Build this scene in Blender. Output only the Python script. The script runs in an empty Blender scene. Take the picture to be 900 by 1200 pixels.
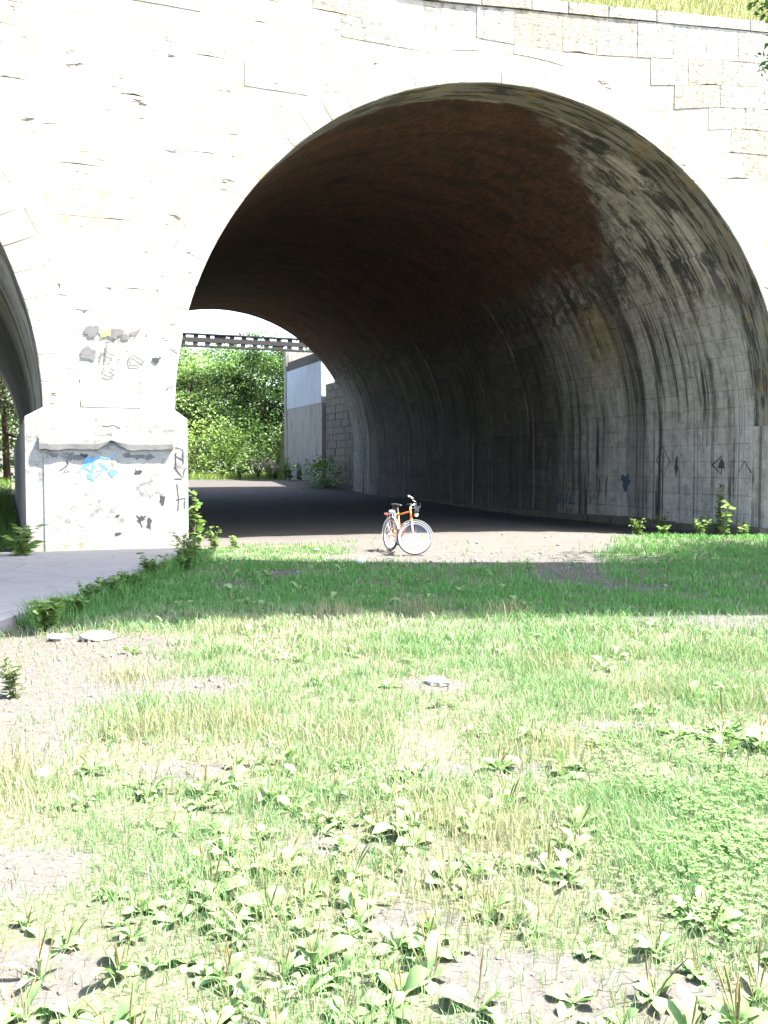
import bpy, bmesh, math, random
import numpy as np
from mathutils import Vector, Matrix

R = math.radians
PI = math.pi
rnd = random.Random(7)
rng = np.random.default_rng(11)
scn = bpy.context.scene
C = scn.collection

# ------------------------------------------------------------------ camera
cam = bpy.data.cameras.new("camera")
cam.sensor_fit = 'VERTICAL'
cam.sensor_height = 36.0
cam.lens = 33.0
cam.clip_start = 0.05
cam.clip_end = 3000
cam_o = bpy.data.objects.new("camera", cam)
cam_o.location = (0, 0, 1.6)
cam_o.rotation_euler = (R(90 - 2.862), 0, 0)
C.objects.link(cam_o)
scn.camera = cam_o

# ------------------------------------------------------------------ sky, sun, exposure
TH = R(21.8)                       # the viaduct's face is turned 21.8 degrees from the view
SUN_EL, SUN_D = R(60), R(65)       # elevation; angle between sun azimuth and the face's normal
uu = Vector((math.cos(TH), math.sin(TH), 0))
vv = Vector((-math.sin(TH), math.cos(TH), 0))
hz = -vv * math.cos(SUN_D) + uu * math.sin(SUN_D)
to_sun = Vector((hz.x * math.cos(SUN_EL), hz.y * math.cos(SUN_EL), math.sin(SUN_EL)))
world = bpy.data.worlds.new("World")
scn.world = world
world.use_nodes = True
wn = world.node_tree
bg = wn.nodes["Background"]
sky = wn.nodes.new("ShaderNodeTexSky")
sky.sky_type = 'NISHITA'
sky.sun_disc = False
sky.sun_elevation = SUN_EL
sky.sun_rotation = math.atan2(hz.x, hz.y)
sky.air_density = 1.0
sky.dust_density = 3.0
wn.links.new(sky.outputs[0], bg.inputs[0])
bg.inputs[1].default_value = 0.14
sun = bpy.data.lights.new("sun", 'SUN')
sun.energy = 5.0
sun.angle = R(0.55)
sun.color = (1.0, 0.95, 0.87)
sun_o = bpy.data.objects.new("sun", sun)
sun_o.rotation_euler = to_sun.to_track_quat('Z', 'Y').to_euler()
sun_o.location = (20, -5, 40)
C.objects.link(sun_o)
scn.view_settings.view_transform = 'Standard'
scn.view_settings.look = 'None'
scn.view_settings.exposure = 2.95
scn.view_settings.gamma = 1.0
scn.render.engine = 'CYCLES'
scn.cycles.max_bounces = 6
scn.cycles.diffuse_bounces = 3

# ------------------------------------------------------------------ helpers: objects
def obj(name, me, parent=None, mat=None, kind=None):
    o = bpy.data.objects.new(name, me)
    C.objects.link(o)
    if parent is not None:
        o.parent = parent
    if mat is not None and me is not None:
        for m in (mat if isinstance(mat, (list, tuple)) else [mat]):
            me.materials.append(m)
    if kind:
        o["kind"] = kind
    return o

def tag(o, label, cat, group=None):
    o["label"] = label
    o["category"] = cat
    if group:
        o["group"] = group
    return o

def thing(name, label, cat, loc=(0, 0, 0), rotz=0, group=None):
    o = bpy.data.objects.new(name, None)
    o.empty_display_size = 0.2
    C.objects.link(o)
    o.location = loc
    o.rotation_euler = (0, 0, rotz)
    return tag(o, label, cat, group)

class MB:
    """collects vertices and faces of one mesh"""
    def __init__(s):
        s.v = []; s.f = []; s.mi = []
    def add(s, vs, fs, mi=0):
        n = len(s.v)
        s.v += [tuple(p) for p in vs]
        s.f += [tuple(i + n for i in f) for f in fs]
        s.mi += [mi] * len(fs)
    def box(s, x0, x1, y0, y1, z0, z1, mi=0):
        s.add([(x0, y0, z0), (x1, y0, z0), (x1, y1, z0), (x0, y1, z0), (x0, y0, z1), (x1, y0, z1), (x1, y1, z1), (x0, y1, z1)],
              [(0, 3, 2, 1), (4, 5, 6, 7), (0, 1, 5, 4), (1, 2, 6, 5), (2, 3, 7, 6), (3, 0, 4, 7)], mi)
    def tube(s, pts, rad, n=8, closed=False, caps=True, mi=0):
        pts = [Vector(p) for p in pts]
        m = len(pts)
        if not hasattr(rad, '__len__'):
            rad = [rad] * m
        vs, fs = [], []
        ref = None
        for i, p in enumerate(pts):
            if closed:
                d = pts[(i + 1) % m] - pts[i - 1]
            else:
                d = pts[min(i + 1, m - 1)] - pts[max(i - 1, 0)]
            d.normalize()
            if ref is None:
                ref = d.orthogonal().normalized()
            ref = (ref - d * ref.dot(d)).normalized()
            b = d.cross(ref)
            for k in range(n):
                a = 2 * PI * k / n
                vs.append(p + (ref * math.cos(a) + b * math.sin(a)) * rad[i])
        for i in range(m if closed else m - 1):
            for k in range(n):
                a0 = i * n + k; a1 = i * n + (k + 1) % n
                j = (i + 1) % m
                fs.append((a0, a1, j * n + (k + 1) % n, j * n + k))
        if caps and not closed:
            fs.append(tuple(range(n - 1, -1, -1)))
            fs.append(tuple((m - 1) * n + k for k in range(n)))
        s.add(vs, fs, mi)
    def ball(s, c, r, seg=8, ring=5, mi=0):
        c = Vector(c)
        if not hasattr(r, '__len__'):
            r = (r, r, r)
        vs = [c + Vector((0, 0, r[2]))]
        for i in range(1, ring):
            t = PI * i / ring
            for k in range(seg):
                a = 2 * PI * k / seg
                vs.append(c + Vector((r[0] * math.sin(t) * math.cos(a), r[1] * math.sin(t) * math.sin(a), r[2] * math.cos(t))))
        vs.append(c - Vector((0, 0, r[2])))
        fs = [(0, 1 + k, 1 + (k + 1) % seg) for k in range(seg)]
        for i in range(ring - 2):
            for k in range(seg):
                a = 1 + i * seg
                fs.append((a + k, a + seg + k, a + seg + (k + 1) % seg, a + (k + 1) % seg))
        e = len(vs) - 1; a = 1 + (ring - 2) * seg
        fs += [(e, a + (k + 1) % seg, a + k) for k in range(seg)]
        s.add(vs, fs, mi)
    def mesh(s, name, smooth=False):
        me = bpy.data.meshes.new(name)
        me.from_pydata(s.v, [], s.f)
        if any(s.mi):
            me.polygons.foreach_set("material_index", s.mi)
        if smooth:
            me.polygons.foreach_set("use_smooth", [True] * len(me.polygons))
        me.update()
        return me
    def build(s, name, mat, parent=None, smooth=False, kind=None):
        return obj(name, s.mesh(name, smooth), parent, mat, kind)

def np_mesh(name, verts, quads=None, tris=None, col=None):
    """big mesh from arrays, with an optional colour for each vertex"""
    me = bpy.data.meshes.new(name)
    nq = 0 if quads is None else len(quads)
    nt = 0 if tris is None else len(tris)
    loops = []
    if nq: loops.append(np.asarray(quads).ravel())
    if nt: loops.append(np.asarray(tris).ravel())
    loops = np.concatenate(loops).astype(np.int32)
    me.vertices.add(len(verts))
    me.vertices.foreach_set("co", np.asarray(verts, dtype=np.float32).ravel())
    me.loops.add(len(loops))
    me.loops.foreach_set("vertex_index", loops)
    me.polygons.add(nq + nt)
    starts = np.concatenate([np.arange(nq) * 4, nq * 4 + np.arange(nt) * 3]).astype(np.int32)
    me.polygons.foreach_set("loop_start", starts)
    me.update(calc_edges=True)
    if col is not None:
        at = me.color_attributes.new("Col", 'FLOAT_COLOR', 'POINT')
        c = np.ones((len(verts), 4), dtype=np.float32)
        c[:, :3] = col
        at.data.foreach_set("color", c.ravel())
    me.validate()
    return me

def smooth01(x, a, b):
    t = np.clip((np.asarray(x, dtype=float) - a) / (b - a), 0, 1)
    return t * t * (3 - 2 * t)

_lat = np.random.default_rng(3).random((256, 256))
def vnoise(x, y, f=1.0):
    x = np.asarray(x, dtype=float) * f + 57.3; y = np.asarray(y, dtype=float) * f + 91.7
    xi = np.floor(x).astype(int); yi = np.floor(y).astype(int)
    fx = x - xi; fy = y - yi
    fx = fx * fx * (3 - 2 * fx); fy = fy * fy * (3 - 2 * fy)
    g = lambda a, b: _lat[a % 256, b % 256]
    return (g(xi, yi) * (1 - fx) + g(xi + 1, yi) * fx) * (1 - fy) + (g(xi, yi + 1) * (1 - fx) + g(xi + 1, yi + 1) * fx) * fy
def fnoise(x, y, f=1.0):
    return (vnoise(x, y, f) * .55 + vnoise(x, y, f * 2.1) * .3 + vnoise(x, y, f * 4.3) * .15)

# ------------------------------------------------------------------ helpers: materials
class NT:
    def __init__(s, name, rough=0.9, spec=0.2):
        s.m = bpy.data.materials.new(name); s.m.use_nodes = True
        s.t = s.m.node_tree; s.b = s.t.nodes["Principled BSDF"]
        s.b.inputs["Roughness"].default_value = rough
        s.b.inputs["Specular IOR Level"].default_value = spec
    def n(s, typ, **kw):
        nd = s.t.nodes.new(typ)
        for k, v in kw.items():
            setattr(nd, k, v)
        return nd
    def l(s, a, b):
        s.t.links.new(a, b)
    def val(s, sock, v):
        if isinstance(v, (int, float)):
            sock.default_value = v
        elif isinstance(v, tuple):
            sock.default_value = v if len(v) == 4 or sock.type == 'VECTOR' else (*v, 1)
        else:
            s.l(v, sock)
    def math(s, op, a, b=0.0, c=0.0, clamp=False):
        nd = s.n("ShaderNodeMath", operation=op, use_clamp=clamp)
        s.val(nd.inputs[0], a); s.val(nd.inputs[1], b)
        if op in ('MULTIPLY_ADD', 'SMOOTH_MIN', 'SMOOTH_MAX'):
            s.val(nd.inputs[2], c)
        return nd.outputs[0]
    def ramp(s, x, a, b, lo=0.0, hi=1.0):
        nd = s.n("ShaderNodeMapRange", interpolation_type='SMOOTHSTEP')
        s.val(nd.inputs[0], x)
        for i, q in enumerate((a, b, lo, hi)):
            s.val(nd.inputs[1 + i], q)
        return nd.outputs[0]
    def mix(s, fac, a, b, mode='MIX'):
        nd = s.n("ShaderNodeMix", data_type='RGBA', blend_type=mode)
        s.val(nd.inputs[0], fac); s.val(nd.inputs[6], a); s.val(nd.inputs[7], b)
        return nd.outputs[2]
    def coord(s, which="Object", scale=(1, 1, 1), loc=(0, 0, 0)):
        tc = s.n("ShaderNodeTexCoord"); mp = s.n("ShaderNodeMapping")
        s.l(tc.outputs[which], mp.inputs[0])
        mp.inputs["Scale"].default_value = scale; mp.inputs["Location"].default_value = loc
        return mp.outputs[0]
    def noise(s, vec, scale, detail=4, rough=0.55, dist=0.0):
        nd = s.n("ShaderNodeTexNoise")
        s.l(vec, nd.inputs["Vector"])
        nd.inputs["Scale"].default_value = scale; nd.inputs["Detail"].default_value = detail
        nd.inputs["Roughness"].default_value = rough; nd.inputs["Distortion"].default_value = dist
        return nd.outputs[0]
    def base(s, c):
        s.val(s.b.inputs["Base Color"], c)
    def bump(s, h, strength=0.4, dist=0.02):
        nd = s.n("ShaderNodeBump")
        nd.inputs["Strength"].default_value = strength; nd.inputs["Distance"].default_value = dist
        s.l(h, nd.inputs["Height"]); s.l(nd.outputs[0], s.b.inputs["Normal"])

def plain(name, col, rough=0.5, metal=0.0, spec=0.4, var=0.12, scale=30.0):
    t = NT(name, rough, spec)
    n = t.noise(t.coord(), scale)
    t.base(t.mix(t.math('MULTIPLY', n, var * 2), col, tuple(c * .55 for c in col)))
    t.b.inputs["Metallic"].default_value = metal
    return t.m

def leafmat(name, trans=0.35, rough=0.5, spec=0.25):
    """foliage: colour comes with each leaf, light passes through it"""
    t = NT(name, rough, spec)
    at = t.n("ShaderNodeVertexColor", layer_name="Col")
    n = t.noise(t.coord(), 40, 2)
    col = t.mix(t.ramp(n, .3, .7, 0, .35), at.outputs[0], t.mix(1.0, at.outputs[0], (.65, .7, .5, 1), 'MULTIPLY'))
    t.base(col)
    tr = t.n("ShaderNodeBsdfTranslucent")
    t.l(t.mix(1.0, col, (1.12, 1.2, .8, 1), 'MULTIPLY'), tr.inputs[0])
    ms = t.n("ShaderNodeMixShader"); ms.inputs[0].default_value = trans
    out = t.t.nodes["Material Output"]
    t.l(t.b.outputs[0], ms.inputs[1]); t.l(tr.outputs[0], ms.inputs[2]); t.l(ms.outputs[0], out.inputs[0])
    return t.m

M = {}
# pale dressed sandstone of the face
def facade_mat(name, base, tint, ochre, grey, ochre_amt, grey_amt, bump):
    t = NT(name, .92, .15)
    oi = t.n("ShaderNodeObjectInfo")
    P = t.coord()
    r = oi.outputs["Random"]
    c = t.mix(r, base, tint)
    big = t.noise(P, .55, 5, .6); med = t.noise(P, 3.2, 5, .65); fine = t.noise(P, 16, 5, .7)
    och = t.math('MULTIPLY', t.ramp(big, .47, .66), t.ramp(med, .38, .62))
    och = t.math('MULTIPLY', t.math('ADD', och, t.math('MULTIPLY', t.ramp(r, .72, .9), .7), clamp=True), ochre_amt)
    c = t.mix(och, c, ochre)
    lay = t.noise(t.coord(scale=(2.2, 2, 14)), 1.6, 5, .7)
    g = t.math('MULTIPLY', t.math('MULTIPLY', t.ramp(lay, .5, .66), t.ramp(t.noise(P, 1.1, 4, .6), .48, .62)), grey_amt)
    c = t.mix(g, c, grey)
    c = t.mix(t.ramp(fine, .3, .7, .12, 0), c, tuple(q * .6 for q in base))
    if bump < .2:
        up = t.n("ShaderNodeSeparateXYZ"); t.l(P, up.inputs[0])
        high = t.ramp(up.outputs[2], 4.0, 10.0, .45, 1.0)
        li = t.math('MULTIPLY', t.ramp(t.noise(P, 2.4, 8, .78), .50, .60), t.ramp(t.noise(P, .33, 3, .6), .42, .62))
        c = t.mix(t.math('MULTIPLY', t.math('MULTIPLY', li, high), .9), c, (.30, .25, .115))
        cr = t.ramp(t.noise(t.coord(scale=(1.5, 1, 8.5)), 1.25, 5, .68, .5), .60, .63)
        cr = t.math('MULTIPLY', cr, t.ramp(t.noise(P, .9, 3, .6), .46, .58))
        c = t.mix(t.math('MULTIPLY', cr, .95), c, (.05, .046, .04))
        sm = t.math('MULTIPLY', t.ramp(t.noise(P, 9, 4, .8), .62, .66), t.ramp(t.noise(P, .7, 3, .6), .45, .6))
        c = t.mix(sm, c, (.09, .08, .07))
    if bump > .5: c = t.mix(t.math('MULTIPLY', t.ramp(t.noise(P, 7, 6, .75), .48, .62), .8), c, grey)
    t.base(c)
    h = t.math('ADD', t.math('MULTIPLY', fine, .4), t.math('ADD', lay, med))
    t.bump(h, bump, .03)
    return t.m
M['stone'] = facade_mat("dressed_sandstone", (.40, .39, .365), (.35, .34, .315), (.32, .27, .15), (.15, .145, .135), .45, .5, .12)
M['rough'] = facade_mat("weathered_sandstone", (.36, .345, .305), (.275, .255, .21), (.36, .29, .16), (.11, .11, .10), .4, .9, .6)
M['red'] = facade_mat("red_sandstone", (.40, .30, .24), (.36, .26, .2), (.37, .25, .12), (.2, .17, .16), .7, .6, .3)
def mortar():
    t = NT("mortar", .95, .1)
    n = t.noise(t.coord(), 12, 5)
    t.base(t.mix(n, (.33, .31, .28), (.24, .225, .2)))
    t.bump(n, .3, .02)
    return t.m
M['mortar'] = mortar()

# underside of the arch: brick crown, stone haunches, limewash, dark stone, soot band and drip streaks (UV = arc length, depth, in metres)
def vault_mat(name="vault_masonry", mirror=False):
    t = NT(name, .9, .2)
    uv = t.n("ShaderNodeUVMap")
    sp = t.n("ShaderNodeSeparateXYZ"); t.l(uv.outputs[0], sp.inputs[0])
    a, v = sp.outputs[0], sp.outputs[1]
    def mp(sa, sv, lo=(0, 0, 0)):
        m = t.n("ShaderNodeMapping"); t.l(uv.outputs[0], m.inputs[0]); m.inputs["Scale"].default_value = (sa, sv, 1); m.inputs["Location"].default_value = lo
        return m.outputs[0]
    P = mp(1, 1)
    nb = t.noise(P, .9, 5, .6); nm = t.noise(P, 4, 5, .65); nf = t.noise(P, 22, 4, .7)
    # bricks
    br = t.n("ShaderNodeTexBrick"); t.l(P, br.inputs["Vector"])
    m = t.n("ShaderNodeMapping"); t.l(uv.outputs[0], m.inputs[0]); m.inputs["Rotation"].default_value = (0, 0, PI / 2)
    t.l(m.outputs[0], br.inputs["Vector"])
    br.inputs["Scale"].default_value = 1.0; br.inputs["Brick Width"].default_value = .24; br.inputs["Row Height"].default_value = .082
    br.inputs["Mortar Size"].default_value = .008; br.inputs["Bias"].default_value = -.2
    br.inputs["Color1"].default_value = (.19, .092, .058, 1); br.inputs["Color2"].default_value = (.09, .046, .032, 1); br.inputs["Mortar"].default_value = (.08, .056, .042, 1)
    brick = t.mix(t.ramp(nm, .35, .7, 0, .6), br.outputs[0], (.065, .04, .028))
    brick = t.mix(t.math('MULTIPLY', t.ramp(t.noise(mp(.5, 1.2, (2, 5, 0)), .9, 6, .7), .46, .62), .6), brick, (.05, .035, .028))
    brick = t.mix(t.ramp(nb, .52, .72, 0, .75), brick, (.045, .038, .034))
    # stone
    bs = t.n("ShaderNodeTexBrick"); t.l(m.outputs[0], bs.inputs["Vector"])
    bs.inputs["Scale"].default_value = 1.0; bs.inputs["Brick Width"].default_value = .95; bs.inputs["Row Height"].default_value = .45
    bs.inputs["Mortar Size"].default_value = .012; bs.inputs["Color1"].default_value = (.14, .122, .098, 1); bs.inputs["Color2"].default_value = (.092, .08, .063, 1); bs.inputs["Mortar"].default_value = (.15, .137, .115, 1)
    dark_stone = t.mix(t.ramp(nm, .35, .65), bs.outputs[0], t.mix(.6, bs.outputs[0], (.05, .045, .04)))  # darker stone beyond the limewash
    lime = t.mix(t.ramp(nm, .35, .7), (.60, .57, .51), (.45, .42, .36))
    lime = t.mix(t.ramp(t.noise(P, 2.3, 7, .75), .5, .62, 0, .6), lime, (.30, .265, .205))
    lime = t.mix(t.ramp(t.noise(mp(.4, 1.1, (8, 3, 0)), 2.0, 6, .7), .52, .62, 0, .5), lime, (.20, .19, .175))
    lime = t.mix(t.ramp(nb, .5, .66, 0, .5), lime, (.33, .31, .27))
    # limewash reaches about nine metres in, thinner above
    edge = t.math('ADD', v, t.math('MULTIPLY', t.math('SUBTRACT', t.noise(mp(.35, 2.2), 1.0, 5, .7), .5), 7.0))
    pale_amt = t.ramp(edge, 6.0, 11.5, 1, 0)
    pale_amt = t.math('MAXIMUM', pale_amt, t.math('MULTIPLY', t.ramp(edge, 27.0, 31.5), .35))  # paler again towards the far mouth
    c = t.mix(pale_amt, dark_stone, lime)
    # white drip lines deep inside
    drip = t.ramp(t.noise(mp(.06, 3.4, (3, 1, 0)), 1.0, 4, .6), .57, .68)
    c = t.mix(t.math('MULTIPLY', drip, .7), c, (.36, .35, .32))
    # pale lime runs near the mouth
    pl = t.math('MULTIPLY', t.ramp(t.noise(mp(.07, 3.1, (5, 8, 0)), 1.0, 5, .65), .53, .63), t.ramp(edge, 10.5, 6.0))
    c = t.mix(t.math('MULTIPLY', pl, .6), c, (.66, .64, .59))
    # ochre bare stones
    och = t.math('MULTIPLY', t.math('MULTIPLY', t.ramp(v, 5.4, 6.3), t.ramp(v, 8.6, 7.4)), t.math('MULTIPLY', t.ramp(a, 21.6, 22.4), t.ramp(t.math('ADD', a, t.math('MULTIPLY', nb, 2)), 26.5, 24.0)))
    c = t.mix(t.math('MULTIPLY', och, t.ramp(nm, .3, .55, .25, .8)), c, (.36, .28, .13))
    # dark drip streaks, running down the curve
    s1 = t.ramp(t.noise(mp(.10, 2.6), 1.0, 5, .7, .15), .50, .60)
    s1 = t.math('MULTIPLY', s1, t.ramp(t.noise(mp(.35, .5, (7, 2, 0)), 1.0, 3, .6), .38, .6))
    c = t.mix(t.math('MULTIPLY', s1, .92), c, (.04, .037, .034))
    s2 = t.ramp(t.noise(mp(.05, 7.0, (1, 9, 0)), 1.0, 3, .6), .57, .66)
    c = t.mix(t.math('MULTIPLY', s2, .7), c, (.06, .056, .052))
    # smooth grey stain about six metres in
    st = t.math('MULTIPLY', t.ramp(v, 5.1, 5.6), t.ramp(v, 6.6, 6.0))
    c = t.mix(t.math('MULTIPLY', st, .55), c, (.10, .095, .08))
    # flaking black patches on the haunch near the mouth
    fl = t.ramp(t.noise(mp(.55, 1.5, (4, 4, 0)), 1.3, 6, .72, .3), .47, .58)
    fl = t.math('MULTIPLY', fl, t.math('MULTIPLY', t.ramp(v, 6.5, 3.0), t.math('MULTIPLY', t.ramp(a, 15, 17), t.ramp(a, 25.0, 21.5))))
    c = t.mix(t.math('MULTIPLY', fl, .88), c, (.045, .044, .043))
    # soot band below the brick on the right
    bedge = t.math('MINIMUM', t.math('MULTIPLY_ADD', v, 1.35, 14.6), 21.3)
    wob = t.math('MULTIPLY', t.math('SUBTRACT', t.noise(P, 1.1, 8, .78), .5), 4.2)
    aw = t.math('ADD', a, wob)
    d = t.math('SUBTRACT', aw, bedge)
    sband = t.math('MULTIPLY', t.math('MULTIPLY', t.ramp(d, -.3, .5), t.ramp(d, 1.5, .7)), t.ramp(nm, .35, .6))
    c = t.mix(t.math('MULTIPLY', sband, t.ramp(v, 2.5, 4.5, .25, .85)), c, (.05, .046, .042))
    isb = t.math('MULTIPLY', t.ramp(d, .8, -.8), t.ramp(t.math('ADD', aw, 0.0), 6.0, 6.4))
    isb = t.math('MULTIPLY', isb, t.ramp(t.math('ADD', v, t.math('MULTIPLY', wob, .15)), .98, 1.12))
    c = t.mix(isb, c, brick)
    c = t.mix(t.ramp(nf, .3, .7, .25, 0), c, (.05, .048, .045))
    t.base(c)
    hb = t.math('MULTIPLY', isb, br.outputs["Fac"])
    h = t.math('SUBTRACT', t.math('ADD', t.math('MULTIPLY', nm, .8), t.math('MULTIPLY', nf, .4)), t.math('MULTIPLY', hb, .5))
    t.bump(h, .5, .03)
    return t.m
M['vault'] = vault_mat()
def soffit():
    t = NT("dirty_ring_stone", .9, .2)
    P = t.coord()
    oi = t.n("ShaderNodeObjectInfo")
    n = t.noise(P, 2.2, 5, .65); st = t.noise(t.coord(scale=(.8, 7, .8)), 1.2, 5, .7, .2)
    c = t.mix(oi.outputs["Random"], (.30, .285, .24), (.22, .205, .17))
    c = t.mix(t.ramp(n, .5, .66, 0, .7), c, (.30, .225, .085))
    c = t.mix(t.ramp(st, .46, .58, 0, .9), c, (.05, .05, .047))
    t.base(c); t.bump(t.noise(P, 14, 5, .7), .4, .03)
    return t.m
M['soffit'] = soffit()
def pier_mat():
    t = NT("pier_render", .93, .15)
    P = t.coord()
    n1 = t.noise(P, 1.3, 5, .6); n2 = t.noise(P, 6, 6, .7); n3 = t.noise(P, 25, 4, .7)
    c = t.mix(n1, (.38, .37, .35), (.30, .29, .27))
    sp = t.math('MULTIPLY', t.ramp(n2, .44, .66), t.ramp(n1, .42, .58))
    c = t.mix(t.math('MULTIPLY', sp, .8), c, (.11, .106, .10))
    sx = t.n("ShaderNodeSeparateXYZ"); t.l(P, sx.inputs[0])
    low = t.ramp(t.math('ADD', sx.outputs[2], t.math('MULTIPLY', n2, .5)), .75, .3)
    c = t.mix(t.math('MULTIPLY', low, .55), c, (.27, .23, .165))
    t.base(c); t.bump(t.math('ADD', n2, t.math('MULTIPLY', n3, .5)), .35, .03)
    return t.m
M['pier'] = pier_mat()
def concrete(name, a, b, stain, amt=.6, sc=1.0):
    t = NT(name, .9, .2)
    P = t.coord()
    n1 = t.noise(P, .8 * sc, 5, .6); n2 = t.noise(P, 7 * sc, 5, .7); n3 = t.noise(P, 60, 3)
    c = t.mix(n1, a, b)
    c = t.mix(t.ramp(t.noise(t.coord(scale=(3, 3, .5)), 1.1 * sc, 5, .65), .5, .68, 0, amt), c, stain)
    c = t.mix(t.ramp(n2, .55, .75, 0, .5), c, stain)
    t.base(c); t.bump(t.math('ADD', n2, n3), .3, .02)
    return t.m
M['slab'] = concrete("worn_concrete", (.185, .185, .19), (.15, .15, .155), (.10, .10, .10), .3)
def path_mat():
    t = NT("worn_path_concrete", .9, .2)
    P = t.coord()
    n1 = t.noise(P, .6, 6, .65); n2 = t.noise(P, 5, 6, .7); n3 = t.noise(P, 60, 4, .7)
    c = t.mix(n1, (.27, .27, .275), (.20, .20, .205))
    c = t.mix(t.ramp(n2, .5, .68, 0, .45), c, (.15, .145, .14))
    vo = t.n("ShaderNodeTexVoronoi", feature='DISTANCE_TO_EDGE'); t.l(t.coord(scale=(.35, .35, 1)), vo.inputs["Vector"]); vo.inputs["Scale"].default_value = 1.1
    wv = t.math('ADD', vo.outputs["Distance"], t.math('MULTIPLY', t.math('SUBTRACT', n2, .5), .03))
    c = t.mix(t.ramp(wv, .008, .001, 0, .35), c, (.05, .048, .042))
    c = t.mix(t.ramp(t.noise(P, 1.7, 5, .7), .55, .7, 0, .5), c, (.20, .18, .15))
    t.base(c); t.bump(t.math('ADD', n2, t.math('MULTIPLY', n3, .6)), .5, .02)
    return t.m
M['slab'] = path_mat()
M['ledge'] = concrete("dirty_ledge_concrete", (.25, .245, .235), (.18, .175, .165), (.10, .095, .09), .6, 1.5)
M['abut'] = concrete("stained_concrete", (.30, .27, .23), (.22, .20, .18), (.08, .07, .06), .7)
M['panel'] = concrete("pale_blue_render", (.42, .43, .445), (.33, .34, .355), (.22, .22, .22), .5)
M['dark_con'] = concrete("sooty_bearing", (.10, .08, .065), (.07, .055, .045), (.04, .03, .03), .5)
M['moss_stone'] = concrete("mossy_wall_stone", (.16, .14, .11), (.12, .105, .085), (.05, .055, .03), .7, 1.6)
M['steel'] = plain("dark_riveted_steel", (.035, .032, .03), .6, .3, .4)
M['bark'] = plain("bark", (.09, .07, .05), .95, 0, .1, .5, 9)
M['leaf'] = leafmat("tree_leaf")
M['grass'] = leafmat("grass_blade", .3, .55, .2)
M['plantain'] = leafmat("plantain_leaf", .25, .6, .15)
M['stalk'] = plain("seed_stalk", (.17, .14, .06), .8, 0, .2, .4, 60)
M['paint_black'] = plain("black_spray_paint", (.05, .05, .052), .6, 0, .3, .3, 18)
M['paint_grey'] = plain("grey_spray_paint", (.19, .185, .185), .7, 0, .3, .6, 9)
M['paint_blue'] = plain("blue_spray_paint", (.13, .36, .62), .6, 0, .3, .3, 14)
M['paint_yellow'] = plain("yellow_spray_paint", (.50, .43, .14), .6, 0, .3, .3, 18)
M['pebble'] = plain("pale_stone", (.27, .26, .24), .9, 0, .2, .4, 9)
M['litter'] = plain("white_litter", (.8, .8, .8), .6, 0, .2, .1, 9)

# ------------------------------------------------------------------ ground
OX, OY = -3.7925, 17.924            # foot of the pier's right-hand corner
def to_sv(x, y):
    dx = np.asarray(x, dtype=float) - OX; dy = np.asarray(y, dtype=float) - OY
    return dx * uu.x + dy * uu.y, dx * vv.x + dy * vv.y
def W(s, v, z=0.0):
    return Vector((OX + s * uu.x + v * vv.x, OY + s * uu.y + v * vv.y, z))
L = 31.5
def gz(x, y):
    s, v = to_sv(x, y)
    z = .62 * smooth01(v, 27, 40)
    z = z - .26 * np.exp(-((s - 13.8) / 3.2) ** 2) * smooth01(v, -3, 2) * (1 - smooth01(v, 12, 24))
    z = z - .08 * smooth01(x, -2.6, -3.6) * smooth01(y, 7, 9) * smooth01(y, 18, 15)
    z = z + (fnoise(x, y, .55) - .5) * .09 * smooth01(v, 1, -3) + (vnoise(x, y, 3.1) - .5) * .022
    return z
bare_spots = [(2.7, 13.6, .75, 1.9), (2.2, 15.6, 2.2, 1.0), (3.9, 9.6, 1.5, .55), (-2.65, 6.9, 1.1, 1.8), (-3.0, 8.2, 1.25, 1.0), (-2.2, 5.3, .5, .6),
              (-1.35, 6.75, .5, .28), (.35, 6.8, .3, .25), (1.45, 5.75, .4, .22), (-1.15, 2.9, .32, .25), (.45, 2.8, .38, .22), (.1, 3.25, .22, .18), (.85, 2.8, .22, .15),
              (-1.5, 3.6, .3, .3), (-.25, 3.85, .3, .2), (-1.0, 4.9, .3, .15), (.5, 4.9, .45, .14), (-2.0, 12.3, .45, .5), (-1.5, 13.6, .3, .7), (3.4, 12.2, .9, .35), (-.45, 2.5, .15, .15)]
def bare(x, y):
    """1 where the soil is bare"""
    s, v = to_sv(x, y)
    n = fnoise(x, y, 1.7) - .5
    b = np.zeros(np.shape(x))
    for cx, cy, rx, ry in bare_spots:
        d = np.sqrt(((x - cx) / rx) ** 2 + ((y - cy) / ry) ** 2) + n * .9
        b = np.maximum(b, smooth01(d, 1.3, .5))
    # the track that runs through the arch, and the ground inside it
    tr = smooth01(y + n * .9, 15.1, 15.7) * smooth01(x + n * 1.5, -1.5, -.2) * smooth01(v - (s - 9.5) * .0 + n, -9, -3.0)
    tr = tr * 1.25 * (1 - smooth01(s - .85 * v + n * 2, 9.4, 10.6) * smooth01(v, 1.6, .6))
    b = np.maximum(b, tr)
    ins = smooth01(v + n * .5, .15, .6) * smooth01(v, 46.5, 44.5) * smooth01(s, -.6, .2) * smooth01(s + (n * 1.2), 15.2, 14.6)
    b = np.maximum(b, ins)
    far = smooth01(v, 28, 30) * smooth01(v + n * 2, 47, 45)
    b = np.maximum(b, far * smooth01(s + n * 2 - (v - 30) * .0, 14.2, 12.8) * smooth01(s, -4, 0))
    return np.clip(b, 0, 1)
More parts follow.
